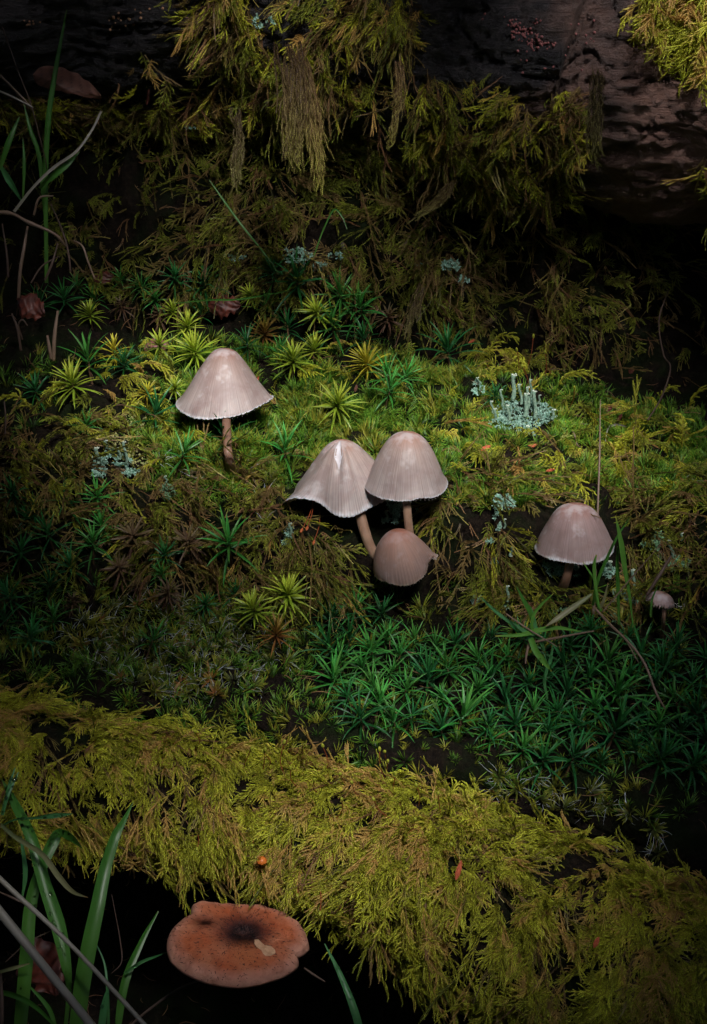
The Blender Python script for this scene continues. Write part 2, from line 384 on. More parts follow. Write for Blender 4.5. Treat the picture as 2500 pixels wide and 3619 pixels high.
def star(seed, nleaf=34, L=.62, w=.075, droop=.5, h=.9, lo=-.35, hi=1.35):
    """haircap moss: rosette of narrow keeled leaves round a short stem, origin at the foot, rosette centre at z=h"""
    random.seed(seed); mb = MB()
    for i in range(nleaf):
        u = i / (nleaf - 1)                                # 0 bottom .. 1 top
        ph = i * 2.39996 + random.uniform(-.15, .15); el = lo + (hi - lo) * u ** .8 + random.uniform(-.12, .12)
        z0 = h * (.55 + .45 * u); l = L * (1.05 - .38 * u ** 3) * random.uniform(.82, 1.12)
        o = np.array([np.cos(ph), np.sin(ph), 0]); sd = np.array([-np.sin(ph), np.cos(ph), 0]); rr = random.random()
        V = []; A = []; F = []; p = np.array([0, 0, z0]) + o * .02; e = el; m = 6
        for k in range(m):
            q = k / (m - 1); ww = w * (.75 + .5 * np.sin(q * 2.2)) * (1 - q ** 2.2) + .004
            d = o * np.cos(e) + np.array([0, 0, np.sin(e)]); nn = -o * np.sin(e) + np.array([0, 0, np.cos(e)])
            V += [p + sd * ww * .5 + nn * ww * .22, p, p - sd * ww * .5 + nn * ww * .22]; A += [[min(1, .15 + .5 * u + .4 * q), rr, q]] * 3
            p = p + d * l / (m - 1); e -= droop * (.25 + q) * .75 / (m - 1) * 2 * (1.1 - .6 * u)
            if k < m - 1:
                a = k * 3; F += [(a, a + 1, a + 4, a + 3), (a + 1, a + 2, a + 5, a + 4)]
        mb.add(V, F, A)
    return mb
def star_stem(h=.9):
    mb = MB(); tube(mb, [(0, 0, -.3), (0.01, 0, h * .5), (0, 0, h)], [.035, .03, .025], 6); return mb

def scatter(name, protos, pts, eul, scl, idx, label, cat):
    """one uncountable moss layer: prototype shoots placed on points by geometry nodes"""
    pc = bpy.data.collections.new(name + '_shoots')
    for k, me in enumerate(protos):
        pc.objects.link(bpy.data.objects.new('%s_shoot_%02d' % (name, k), me))
    me = bpy.data.meshes.new(name); n = len(pts); me.vertices.add(n); me.vertices.foreach_set('co', np.asarray(pts, np.float32).ravel())
    a = me.attributes.new('rot', 'FLOAT_VECTOR', 'POINT'); a.data.foreach_set('vector', np.asarray(eul, np.float32).ravel())
    a = me.attributes.new('scl', 'FLOAT', 'POINT'); a.data.foreach_set('value', np.asarray(scl, np.float32))
    a = me.attributes.new('pick', 'INT', 'POINT'); a.data.foreach_set('value', np.asarray(idx, np.int32))
    o = link(name, me); tag(o, label, cat, None, 'stuff')
    g = bpy.data.node_groups.new(name, 'GeometryNodeTree')
    g.interface.new_socket('Geometry', in_out='INPUT', socket_type='NodeSocketGeometry'); g.interface.new_socket('Geometry', in_out='OUTPUT', socket_type='NodeSocketGeometry')
    gi = g.nodes.new('NodeGroupInput'); go = g.nodes.new('NodeGroupOutput'); ip = g.nodes.new('GeometryNodeInstanceOnPoints')
    ci = g.nodes.new('GeometryNodeCollectionInfo'); ci.inputs['Collection'].default_value = pc; ci.inputs['Separate Children'].default_value = True; ci.inputs['Reset Children'].default_value = True
    def na(nm, ty):
        x = g.nodes.new('GeometryNodeInputNamedAttribute'); x.data_type = ty; x.inputs['Name'].default_value = nm; return x.outputs[0]
    g.links.new(gi.outputs[0], ip.inputs['Points']); g.links.new(ci.outputs[0], ip.inputs['Instance']); ip.inputs['Pick Instance'].default_value = True
    g.links.new(na('pick', 'INT'), ip.inputs['Instance Index']); g.links.new(na('scl', 'FLOAT'), ip.inputs['Scale'])
    e2r = g.nodes.new('FunctionNodeEulerToRotation'); g.links.new(na('rot', 'FLOAT_VECTOR'), e2r.inputs[0]); g.links.new(e2r.outputs[0], ip.inputs['Rotation'])
    g.links.new(ip.outputs[0], go.inputs[0])
    md = o.modifiers.new('shoots', 'NODES'); md.node_group = g
    return o
def euler_of(X, Z):
    """euler XYZ of frames with x axis X and z axis near Z"""
    X = unit(X); Y = unit(np.cross(Z, X)); Z = np.cross(X, Y)
    ey = np.arcsin(np.clip(-X[:, 2], -1, 1)); ex = np.arctan2(Y[:, 2], Z[:, 2]); ez = np.arctan2(X[:, 1], X[:, 0])
    return np.stack([ex, ey, ez], 1)

class Surf:
    def __init__(s, V, F):
        V = np.asarray(V); T = []
        for f in F:
            if len(f) == 4: T.append((f[0], f[1], f[2])); T.append((f[0], f[2], f[3]))
        T = np.array(T); s.a, s.b, s.c = V[T[:, 0]], V[T[:, 1]], V[T[:, 2]]
        n = np.cross(s.b - s.a, s.c - s.a); s.area = np.linalg.norm(n, axis=1) / 2; s.n = n / (s.area[:, None] * 2 + 1e-12)
        cen = (s.a + s.b + s.c) / 3; s.px, s.py, s.pf = proj(cen)
def tri_sample(S, dens, wfun, flip=None):
    """random points on the surface at dens per cm2 times wfun(px,py,f,points)"""
    cen = (S.a + S.b + S.c) / 3
    w = np.clip(wfun(S.px, S.py, S.pf, cen, S.n), 0, None); lam = S.area * dens * w
    tot = lam.sum(); n = int(tot)
    if n == 0: return np.zeros((0, 3)), np.zeros((0, 3))
    i = RNG.choice(len(lam), n, p=lam / tot); u, v = RNG.random(n), RNG.random(n); m = u + v > 1; u[m], v[m] = 1 - u[m], 1 - v[m]
    P = S.a[i] + (S.b - S.a)[i] * u[:, None] + (S.c - S.a)[i] * v[:, None]; N = S.n[i]
    return P, N
SG, SF, SU = Surf(GV, GF), Surf(FLV, FLF), Surf(ULV, ULF)
# outward normals
SG.n *= np.sign((SG.n * (CAMP - SG.a)).sum(1, keepdims=True))
def outward(S, V, nv):
    Vc = V.reshape(-1, nv, 3).mean(1); d2 = ((S.a[:, None, :1] - Vc[None, :, :1]) ** 2)[..., 0].argmin(1)
    S.n *= np.sign((S.n * (S.a - Vc[d2])).sum(1, keepdims=True))
outward(SF, FLV, 90); outward(SU, ULV, 420)

def inpoly(px, py, poly, jit=0):
    px = np.asarray(px, float); py = np.asarray(py, float)
    r = np.zeros(px.shape, bool); n = len(poly)
    for k in range(n):
        x1, y1 = poly[k]; x2, y2 = poly[(k + 1) % n]
        c = ((y1 > py) != (y2 > py)) & (px < (x2 - x1) * (py - y1) / (y2 - y1 + 1e-9) + x1); r ^= c
    return r.astype(float)
def ell(px, py, cx, cy, rx, ry, soft=.3):
    d = np.sqrt(((px - cx) / rx) ** 2 + ((py - cy) / ry) ** 2); return np.clip((1 + soft - d) / (2 * soft), 0, 1)
def hang_frames(P, N, lift=(.15, .6), rnd=.45, fwd=.35, side=0.0):
    n = len(P); g = np.tile([side, -fwd, -1.0], (n, 1)); gt = g - N * (g * N).sum(1, keepdims=True)
    R = RNG.normal(size=(n, 3)); R -= N * (R * N).sum(1, keepdims=True)
    D = np.stack([fbm(P, .7, 2, 301), fbm(P, .7, 2, 302) * .3, fbm(P, .7, 2, 303) * .3], 1) * 1.7; D -= N * (D * N).sum(1, keepdims=True)
    X = unit(unit(gt) * np.clip(np.linalg.norm(gt, axis=1, keepdims=True), .25, 1) + D + R * rnd)
    a = RNG.uniform(lift[0], lift[1], n)[:, None]; X2 = X * np.cos(a) + N * np.sin(a); Z = N * np.cos(a) - X * np.sin(a)
    return euler_of(X2, Z)
def up_frames(P, N, upw=.6, rnd=.3):
    n = len(P); Z = unit(N + np.array([0, 0, upw]) + RNG.normal(size=(n, 3)) * rnd); X = np.cross(Z, RNG.normal(size=(n, 3)))
    return euler_of(X, Z)

pin_y = [frond_pinnate(k, 1.9 + .25 * (k % 3), 9 + k % 4, .5 + .12 * (k % 2), .5 + .3 * (k % 3)).mesh('pinnate_yellow', M['yellow']) for k in range(6)]
tail_y = [frond_tail(30 + k, 2.2 + .5 * k, 3 + k).mesh('tail_yellow', M['yellow']) for k in range(3)]
pin_o = [frond_pinnate(50 + k, 1.6 + .3 * (k % 3), 9, .5, .6).mesh('pinnate_olive', M['olive']) for k in range(4)]
tail_o = [frond_tail(60 + k, 2.4 + .6 * k, 3).mesh('tail_olive', M['olive']) for k in range(4)]
tail_b = [frond_tail(70 + k, 2.0 + .5 * k, 2).mesh('tail_brown', M['brownmoss']) for k in range(3)]
wisp_b = [frond_wisp(80 + k).mesh('wisp_brown', M['brownmoss']) for k in range(4)]
tuf = [tuft(90 + k, 16, .5 + .08 * k).mesh('tuft', M['carpet']) for k in range(4)]
tuf_d = [tuft(100 + k, 14, .42, .04, .7, .5).mesh('tuft_low', M['carpet']) for k in range(3)]

def layer(name, S, dens, wf, protos, frames, sc, label, cat='moss', lift=0.0):
    av = {'hanging_moss_on_bank': .12, 'ropy_moss_on_bank': .2, 'brown_wisps_on_bank': .1, 'large_creeping_shoots': .9, 'creeping_feather_moss': .45, 'litter_on_bank': .3}.get(name, .1)
    P, N = tri_sample(S, dens, wf)
    for ax, ay, af, ar in AVOID:
        k = ((P - W(ax, ay, af)) ** 2).sum(1) > (ar + av) ** 2; P = P[k]; N = N[k]
        if ('bank' in name or 'creeping' in name) and ar > .8:
            x, y, _ = proj(P); cx, cy, _ = proj(W(ax, ay, af)); k = (x - cx) ** 2 + ((y - cy) * 1.1) ** 2 > (ar * 118) ** 2; P = P[k]; N = N[k]
    n = len(P)
    if n == 0: return
    e = frames(P, N); print(name, n)
    return scatter(name, protos, P + N * lift, e, RNG.uniform(sc[0], sc[1], n), RNG.integers(0, len(protos), n), label, cat)

AVOID = [(2040, 1840, -1.2, 1.5), (800, 1400, 2.4, 1.2), (1850, 1440, 3.6, .95), (345, 1630, 1, .4), (440, 1610, 1, .4), (1782, 1790, .6, .35), (2030, 1880, -.2, 1.55), (1990, 2060, -.2, .45), (1430, 1650, -.5, 1.3), (1200, 1690, 0, 1.45), (1425, 1960, -1, 1.5), (1310, 1900, -.2, .5), (795, 1370, 1.6, 1.35), (808, 1600, 1, .35), (1450, 1830, -.5, .45), (2345, 2130, -.4, .6)]
inframe = lambda px, py: ((px > -500) & (px < 3000) & (py > -500) & (py < 4100)).astype(float)
# front log: shaggy yellow-green feather moss on its top and front
def w_flog(px, py, f, c, n):
    up = np.clip(n[:, 2] * .9 + .75 - (n[:, 1] > 0.3) * .6, 0, 1)
    return inframe(px, py) * (n[:, 1] < .55) * np.clip(.35 + up, 0, 1) * np.clip(.75 + 2.0 * fbm(c, 1.1, 2, 77), .05, 1.6)
layer('feather_moss_on_log', SF, 60, w_flog, pin_y + tail_y, lambda P, N: hang_frames(P, N, (.1, .9), .5, .35, -.18), (.14, .52), 'shaggy yellow-green feather moss hanging over the front log')
layer('brown_moss_on_log', SF, 12, w_flog, tail_b + wisp_b, lambda P, N: hang_frames(P, N, (.02, .4), .4, .3, -.15), (.25, .55), 'old brown moss strands on the front log')
layer('fringe_on_log', SF, 6, lambda px, py, f, c, n: inframe(px, py) * (n[:, 1] < .3) * np.clip((.25 - n[:, 2]) * 2, 0, 1) * (n[:, 2] > -.75) * np.clip(.7 + 2 * fbm(c, 1.2, 2, 41), 0, 1.6), tail_y + tail_o[:2], lambda P, N: hang_frames(P, N, (.02, .5), .3, .1, -.1), (.3, .75), 'ragged fringe of moss strands hanging from the underside of the front log')
# bank between terraces
def w_bank(px, py, f, c, n):
    lo = np.interp(px, [-500, 0, 600, 1250, 1900, 2500, 3000], [1500, 1450, 1500, 1600, 1620, 1700, 1750]); hi = np.interp(px, [-500, 0, 450, 700, 1250, 1900, 2500, 3000], [2100, 2100, 2000, 2060, 2130, 2180, 2200, 2200])
    return inframe(px, py) * np.clip((py - lo) / 90, 0, 1) * np.clip((hi - py) / 60, 0, 1) * (1.0 - .7 * (px < 450) * (py > 1750)) * np.clip(.75 + 1.8 * fbm(c, 1.0, 2, 61), .05, 1.8)
layer('hanging_moss_on_bank', SG, 11, w_bank, tail_o + pin_o[:2], lambda P, N: hang_frames(P, N, (.1, .8), .5, .2), (.35, .75), 'olive moss strands hanging down the bank under the pale mushrooms')
layer('brown_wisps_on_bank', SG, 8, w_bank, tail_b + wisp_b, lambda P, N: hang_frames(P, N, (.1, .8), .6, .2), (.3, .7), 'dead brown moss tangle on the bank')
# terraces: short green carpet
def w_carp(px, py, f, c, n):
    t = inframe(px, py) * np.interp(py - np.interp(px, [1200, 2500], [0, 260]), [1190, 1290, 1640, 1760], [0, 1, 1, .25]) * (py < 2900) * np.interp(px, [420, 640, 2350, 2550], [.06, 1, 1, .3])
    lump = np.clip(.62 + 2.6 * fbm(c, 1.1, 3, 5), .02, 1.6)
    low = ((py > 2050) & (py < 2900)) * np.where(px > 1080, .08, .16)
    return np.where(py < 1800, t * lump, t * 0 + low * inframe(px, py))
layer('carpet_moss', SG, 75, w_carp, tuf + tuf_d, lambda P, N: up_frames(P, N, .7, .3), (.35, .85), 'short bright green carpet moss on the ledge around the mushrooms')
# fronds creeping on the right and left of the ledge
def w_ledge(px, py, f, c, n):
    a = ell(px, py, 2050, 1620, 560, 170) + ell(px, py, 1780, 1330, 220, 130) + .08 * ell(px, py, 1250, 1420, 600, 160) + .8 * ell(px, py, 420, 1500, 330, 240)
    return inframe(px, py) * a
layer('creeping_feather_moss', SG, 3.4, w_ledge, pin_y[:4] + pin_o, lambda P, N: hang_frames(P, N, (.1, .5), .9, .3), (.3, .62), 'feather moss shoots creeping over the green ledge', lift=.22)
# wall under the upper trunk
def w_wall(px, py, f, c, n):
    x = np.interp(px, [-300, 0, 350, 700, 1000, 1700, 1950, 2200, 2500], [.1, .15, .3, .6, 1, 1, .7, .35, .15])
    lo = np.interp(px, [0, 800, 1500, 1900, 2500], [1050, 1120, 1180, 1250, 1400])
    return inframe(px, py) * x * np.clip((lo - py) / 120, 0, 1) * (py > -100) * np.clip(.75 + 1.8 * fbm(c, .9, 2, 62), .05, 1.8)
layer('hanging_moss_on_wall', SG, 15, w_wall, tail_o + pin_o, lambda P, N: hang_frames(P, N, (.1, .8), .6, .1), (.22, .72), 'dim olive moss strands hanging in the hollow under the trunk')
layer('brown_wisps_on_wall', SG, 6, w_wall, tail_b + wisp_b, lambda P, N: hang_frames(P, N, (.1, .8), .6, .1), (.22, .72), 'dead brown moss wisps in the hollow under the trunk')
# moss on the upper trunk
UA = [(360, 300), (440, 180), (640, 90), (660, -200), (1500, -200), (1500, 60), (1440, 190), (1560, 260), (1780, 240), (1850, 350), (2040, 330), (2090, 300), (2110, 400), (2060, 520), (2080, 640), (1900, 700), (1500, 760), (900, 700), (420, 520), (300, 440)]
UC = [(2330, -200), (2260, 0), (2200, 10), (2330, 60), (2330, 120), (2400, 200), (2480, 210), (2600, 230), (3200, 300), (3200, -200)]
UD = [(2470, 500), (2560, 480), (2900, 520), (2900, 700), (2500, 640)]
UE = [(-400, 330), (420, 350), (420, 520), (-400, 520)]
def w_ulog(px, py, f, c, n):
    j = fbm(c, .9, 2, 8) * 60
    return (n[:, 1] < .2) * (inpoly(px + j, py + j, UA) + 1.0 * inpoly(px, py + j * .5, UD) + 1.8 * inpoly(px, py + j * .5, UE)) * np.clip(.5 + 2.4 * fbm(c, .8, 2, 9), .03, 1.7)
layer('moss_on_trunk', SU, 24, w_ulog, pin_y[:3] + tail_y[:2] + tail_o[:3] + pin_o[:3], lambda P, N: hang_frames(P, N, (.1, .8), .4, .1), (.22, .66), 'yellow-green moss draped down the front of the big trunk')
layer('brown_moss_on_trunk', SU, 11, w_ulog, tail_b + wisp_b, lambda P, N: hang_frames(P, N, (.03, .5), .35, .1), (.3, .75), 'brown dry moss strands on the big trunk')
layer('bright_moss_on_trunk', SU, 14, lambda px, py, f, c, n: (n[:, 1] < .4) * inpoly(px, py + fbm(c, .8, 2, 8) * 40, UC), pin_y, lambda P, N: hang_frames(P, N, (.03, .35), .5, .2, -.6), (.45, .85), 'brightly lit golden feather moss on the trunk at the top right corner')
layer('large_creeping_shoots', SG, .9, lambda px, py, f, c, n: inframe(px, py) * (ell(px, py, 2000, 1640, 520, 200) + .2 * ell(px, py, 1150, 1500, 700, 160)), pin_y[:4] + tail_y, lambda P, N: hang_frames(P, N, (.1, .5), .9, .3), (.5, .95), 'long pale moss shoots lying over the right of the green ledge', lift=.35)
layer('ropy_moss_on_bank', SG, 4.5, w_bank, tail_y + tail_o, lambda P, N: hang_frames(P, N, (.1, .5), .35, .1), (.3, .62), 'ropy yellow-olive moss strands hanging down the bank', lift=.1)
# fine litter: needles and bud scales dropped on everything
def litter_mesh(seed):
    random.seed(seed); mb = MB(); L = random.uniform(.25, .7); q = np.linspace(0, 1, 6); P = np.stack([L * q, .06 * np.sin(q * random.uniform(2, 5)), .04 * np.sin(q * 3)], 1); tube(mb, P, [.006, .012, .013, .012, .009, .003], 4, (0, random.random(), 0)); return mb
M['litter'] = leafmat('litter', (.16, .08, .04), (.22, .12, .06), (.30, .17, .09), rough=.6, var=.5)
lm = [litter_mesh(700 + k).mesh('litter', M['litter']) for k in range(5)]
for nm, S_, d_ in (('litter_on_bank', SG, 1.1), ('litter_on_log', SF, 1.6)):
    layer(nm, S_, d_, lambda px, py, f, c, n: inframe(px, py) * (py > 1150) * (1 - np.clip(ell(px, py, 800, 1430, 260, 260, .1) + ell(px, py, 1320, 1750, 400, 330, .1) + ell(px, py, 2030, 1900, 240, 240, .1), 0, 1)), lm, lambda P, N: up_frames(P, N, 0, .4) if False else euler_of(RNG.normal(size=(len(P), 3)) * [1, 1, .4], N), (.5, 1.1), 'fine brown needles and scraps caught in the moss', 'litter', lift=.42)
#--PART2--
# ------------------------------------------------------------------ woodland floor and added leaf layers out of view that shape the light
def build_floor():
    n = 48; rs = [0, 30, 45, 60, 90, 140, 220, 400, 800, 1600]; V = []; F = []
    for i, r in enumerate(rs):
        for k in range(n):
            t = 2 * np.pi * k / n; V.append((r * np.cos(t), r * np.sin(t) - 5, -22 + (0 if r < 100 else (r - 100) * .12)))
    V = np.array(V); V[:, 2] += fbm(V, .03, 3, 2) * 3
    for i in range(len(rs) - 1):
        for k in range(n): F.append((i * n + k, i * n + (k + 1) % n, (i + 1) * n + (k + 1) % n, (i + 1) * n + k))
    mb = MB(); mb.add(V, F); tag(link('forest_floor', mb.mesh('forest_floor', M['humus'], True)), kind='structure')
build_floor()
M['shade_leaf'] = leafmat('added_shade_leaf', (.015, .03, .008), (.02, .04, .01), (.025, .05, .012), transl=.04)
def lit(px, py):
    """how open the added leaves are over each place (gaussian gaps shaping the light)"""
    g = lambda cx, cy, rx, ry, k: k * np.exp(-((px - cx) / rx) ** 2 - ((py - cy) / ry) ** 2)
    t = g(1240, 1640, 540, 240, .80) + g(2020, 1840, 240, 200, 1.0) + g(1220, 2770, 400, 165, 2.4) + g(1780, 3010, 260, 130, .6) + g(2500, 120, 330, 330, 1.6) + g(2300, 450, 260, 220, .9) + g(900, 200, 420, 260, .95) + g(1450, 250, 380, 240, .20)
    t = t + g(1430, 780, 480, 420, .48) + g(1500, 2330, 460, 170, .62) + g(560, 1300, 340, 300, .6) + g(420, 1600, 250, 200, .3) + g(850, 3310, 330, 220, .95) + g(180, 3330, 200, 300, .7) + g(600, 2290, 400, 200, .24) + g(1750, 1480, 450, 260, .55) + g(280, 150, 400, 260, .75) + g(220, 420, 260, 90, .4) + g(1050, 430, 150, 260, .5)
    t = t * (np.interp(px, [0, 350, 750], [.25, .5, 1]) if 500 < py < 3050 else 1)
    return float(np.clip(t + .02, .02, .97))
def aleaf(mb, P, d, sz, rng):
    a = unit(np.cross(d, rng.normal(size=3))); n = unit(d + rng.normal(size=3) * .25); b = unit(np.cross(n, a)); a = np.cross(b, n)
    V = [P - a * sz * .6, P + b * sz * .42 - a * .1 * sz, P + a * sz * .7 - n * sz * .12, P - b * sz * .42 - a * .1 * sz, P + n * sz * .05]
    mb.add(V, [(0, 1, 4), (1, 2, 4), (2, 3, 4), (3, 0, 4)], [[.5, rng.random(), 0]] * 5)
def build_light_blockers():
    C0 = np.array([0, -15, -20.0]); R3 = np.array([130, 130, 72.0]); S = np.array(SUN_DIR); rng = np.random.default_rng(5)
    def target(P):
        best = None
        for b in BV.values():
            h = b.ray_cast(Vector(P), Vector(-S))
            if h[0] is not None and (best is None or h[3] < best[1]): best = (np.array(h[0]), h[3])
        return best
    mb = MB()
    for i in range(8000):  # dome of added leaves blocking the sky, left open along the sun's path
        d = unit(rng.normal(size=3)); d[2] = abs(d[2]); P = C0 + d * R3 * rng.uniform(.96, 1.06)
        h = target(P)
        if h is not None:
            x, y, _ = proj(h[0])
            if -600 < x < 3100 and -500 < y < 4100: continue
        aleaf(mb, P, d, rng.uniform(6, 10), rng)
    tag(link('shade_dome', mb.mesh('shade_dome', M['shade_leaf'])), 'unseen leaf dome added out of view to block the sky', 'light blocker', None, 'stuff')
    # added unseen leaf layer just above, its gaps shaped into light pools
    mb = MB(); n = 9000; area = 76 * 78.0; sz = 2.6; na = n * (sz * sz * .50) / area
    for i in range(n):
        P = np.array([rng.uniform(-38, 38), rng.uniform(-62, 16), rng.uniform(25.5, 29)]); h = target(P); T = .025
        if h is not None:
            x, y, _ = proj(h[0]); T = lit(x, y)
        if rng.random() < -math.log(T) / na: aleaf(mb, P, np.array([0, -.3, 1.]), sz * rng.uniform(.8, 1.2), rng)
    tag(link('light_mask_leaves', mb.mesh('light_mask_leaves', M['shade_leaf'])), 'unseen leaf layer added out of view to shape the light pools', 'light blocker', None, 'stuff')
build_light_blockers()

# ------------------------------------------------------------------ mushrooms
def m_cap(name, apex, mid, low, rim, blot=.5, gloss=.46, hi_amt=.5):
    m, nt, b, out = newmat(name); t = tint(nt)
    oc = nt.nodes.new('ShaderNodeTexCoord').outputs['Object']
    rad = nt.nodes.new('ShaderNodeAttribute'); rad.attribute_name = 'rad'
    c = ramp(nt, math_(nt, 'ADD', t[0], math_(nt, 'MULTIPLY', math_(nt, 'SUBTRACT', noise(nt, 1.6, 3, .5, oc), .5), .22)), [(0, apex), (.16, apex), (.36, mid), (.78, low), (.90, low), (.985, rim)])
    st = noise(nt, 1.0, 2, .6, mapscale(nt, rad.outputs['Vector'], (64, 64, 1.1)))
    c = mixc(nt, ramp(nt, st, [(.38, (0, 0, 0)), (.62, (.8, .8, .8))]), c, mixc(nt, .5, c, (.15, .105, .10)))
    bl = math_(nt, 'ADD', noise(nt, 1.5, 3, .6, oc, .5), math_(nt, 'MULTIPLY', math_(nt, 'SINE', math_(nt, 'MULTIPLY', math_(nt, 'SUBTRACT', t[0], .42), 5.2)), .10))
    c = mixc(nt, ramp(nt, bl, [(.50, (0, 0, 0)), (.70, (blot * 1.3,) * 3)]), c, (.27, .185, .175))
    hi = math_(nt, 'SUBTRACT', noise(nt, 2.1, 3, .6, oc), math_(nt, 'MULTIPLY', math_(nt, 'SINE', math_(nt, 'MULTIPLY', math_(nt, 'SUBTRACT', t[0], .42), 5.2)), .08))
    c = mixc(nt, ramp(nt, hi, [(.50, (0, 0, 0)), (.68, (hi_amt,) * 3)]), c, (.74, .70, .73))  # pale satin highlights painted into the upper cap colour
    gr = t[2]                                            # groove depth towards the rim
    c = mixc(nt, math_(nt, 'MULTIPLY', gr, .48), c, (.20, .15, .145))
    nt.links.new(c, b.inputs['Base Color']); b.inputs['Roughness'].default_value = gloss; b.inputs['Specular IOR Level'].default_value = .35
    b.inputs['Subsurface Weight'].default_value = .4; b.inputs['Subsurface Scale'].default_value = .1; b.inputs['Subsurface Radius'].default_value = (1, .6, .5)
    bump(nt, b, st, .006, .8); return m
M['cap'] = m_cap('cap_pale', (.34, .16, .11), (.42, .30, .265), (.50, .42, .40), (.90, .90, .96))
M['cap_b'] = m_cap('cap_pink', (.44, .22, .15), (.50, .38, .34), (.54, .46, .44), (.88, .88, .94), .35)
M['cap_c'] = m_cap('cap_brown', (.40, .16, .10), (.42, .25, .20), (.38, .26, .22), (.60, .47, .40), .5, .46, .2)
M['cap_d'] = m_cap('cap_grey_brown', (.40, .19, .15), (.40, .27, .26), (.44, .33, .32), (.95, .95, 1.0), .5)
M['gill'] = simple('gill', (.62, .56, .54), .7)
M['flesh'] = simple('torn_flesh', (.78, .76, .80), .6, .3, 3, (.60, .55, .58))
M['stipe'] = simple('mushroom_stem', (.26, .15, .10), .45, .35, 2.2, (.17, .09, .06), .02, 12, .2)
M['stipe_pale'] = simple('mushroom_stem_pale', (.42, .27, .19), .45, .35, 2.2, (.30, .18, .12), .02, 12, .2)
PITCHM = Matrix.Rotation(0, 4, 'X')

def cap_mesh(prof, R, H, nseg=440, nr=46, ribs=120, ribamp=.0045, rmod=None, zmod=None, seed=0, thick=.035, holes=None, mat=None, lean=(0, 0), fold=None):
    """bell cap, apex at z=0, opening downwards; phi=0 is +x, phi=-90deg faces the camera side"""
    rng = np.random.default_rng(seed)
    pr = cr(np.array(prof, float), nr); t = np.linspace(0, 1, nr); ph = np.linspace(0, 2 * np.pi, nseg, endpoint=False)
    rr = np.repeat(pr[:, :1] * R, nseg, 1); zz = np.repeat(-pr[:, 1:] * H, nseg, 1)
    T, PH = np.meshgrid(t, ph, indexing='ij')
    warp = PH * ribs + 1.6 * np.sin(PH * 5 + seed) + 1.2 * np.sin(PH * 11 + 2 * seed) + 2.0 * np.sin(PH * 3.0 + 1.7)
    amp = ribamp * np.clip((T - .38) / .5, 0, 1) ** 1.3
    rib = np.cos(warp) * (.75 + .25 * np.sin(PH * 17 + seed)); groove = np.clip(-rib, 0, 1) * np.clip((T - .45) / .5, 0, 1)
    X = np.cos(PH); Y = np.sin(PH)
    rr = rr + rib * amp
    Q = np.stack([X * T * 1.5, Y * T * 1.5, T + seed * 3.1], -1)
    rr = rr * (1 + .035 * fbm(Q.reshape(-1, 3), 1.6, 3, seed).reshape(T.shape) * np.clip(T * 2, 0, 1))
    if rmod is not None: rr = rr * rmod(PH, T)
    if zmod is not None: zz = zz + zmod(PH, T)
    edge = np.clip((T - .93) / .07, 0, 1); zz = zz + edge * .012 * np.sin(PH * ribs * .5 + 3 * np.sin(PH * 4)) + edge * .02 * fbm(np.stack([X * 9, Y * 9, X * 0], -1).reshape(-1, 3), 1, 2, seed + 3).reshape(T.shape)
    if fold is not None: rr = rr + fold(PH, T)
    x = rr * X + lean[0] * (1 - T) ** 2; y = rr * Y + lean[1] * (1 - T) ** 2
    V = np.stack([x, y, zz], -1).reshape(-1, 3)
    F = [(i * nseg + j, (i + 1) * nseg + j, (i + 1) * nseg + (j + 1) % nseg, i * nseg + (j + 1) % nseg) for i in range(nr - 1) for j in range(nseg)]
    F.append(tuple(range(nseg)))
    keep = None
    if holes is not None:
        bad = holes(PH, T).reshape(-1); F = [f for f in F if not any(bad[list(f)[:4]])]
    A = np.stack([T, PH / 6.2832, groove], -1).reshape(-1, 3)
    # underside shell
    n0 = len(V); inner = V.copy(); inner[:, 0] *= (1 - thick / R * 1.0); inner[:, 1] *= (1 - thick / R * 1.0); inner[:, 2] -= thick * (1 - np.clip((A[:, 0] - .9) / .1, 0, 1) * .8)
    F2 = [tuple(i + n0 for i in f[::-1]) for f in F]
    me = bpy.data.meshes.new('cap'); allF = F + F2
    # close the rim
    e = {}
    for f in F:
        for a, b in zip(f, f[1:] + f[:1]):
            if (b, a) in e: del e[(b, a)]
            else: e[(a, b)] = 1
    for (a, b) in e: allF.append((b, a, a + n0, b + n0))
    me.from_pydata(np.vstack([V, inner]).tolist(), [], allF)
    A2 = A.copy(); A2[:, 0] = 1.0; A2[:, 2] = .3
    at = me.attributes.new('tint', 'FLOAT_VECTOR', 'POINT'); at.data.foreach_set('vector', np.vstack([A, A2]).astype(np.float32).ravel())
    rd = np.stack([X, Y, T], -1).reshape(-1, 3); at = me.attributes.new('rad', 'FLOAT_VECTOR', 'POINT'); at.data.foreach_set('vector', np.vstack([rd, rd]).astype(np.float32).ravel())
    me.materials.append(mat); me.polygons.foreach_set('use_smooth', [True] * len(me.polygons)); me.update()
    return me, np.stack([x, y, zz], -1)
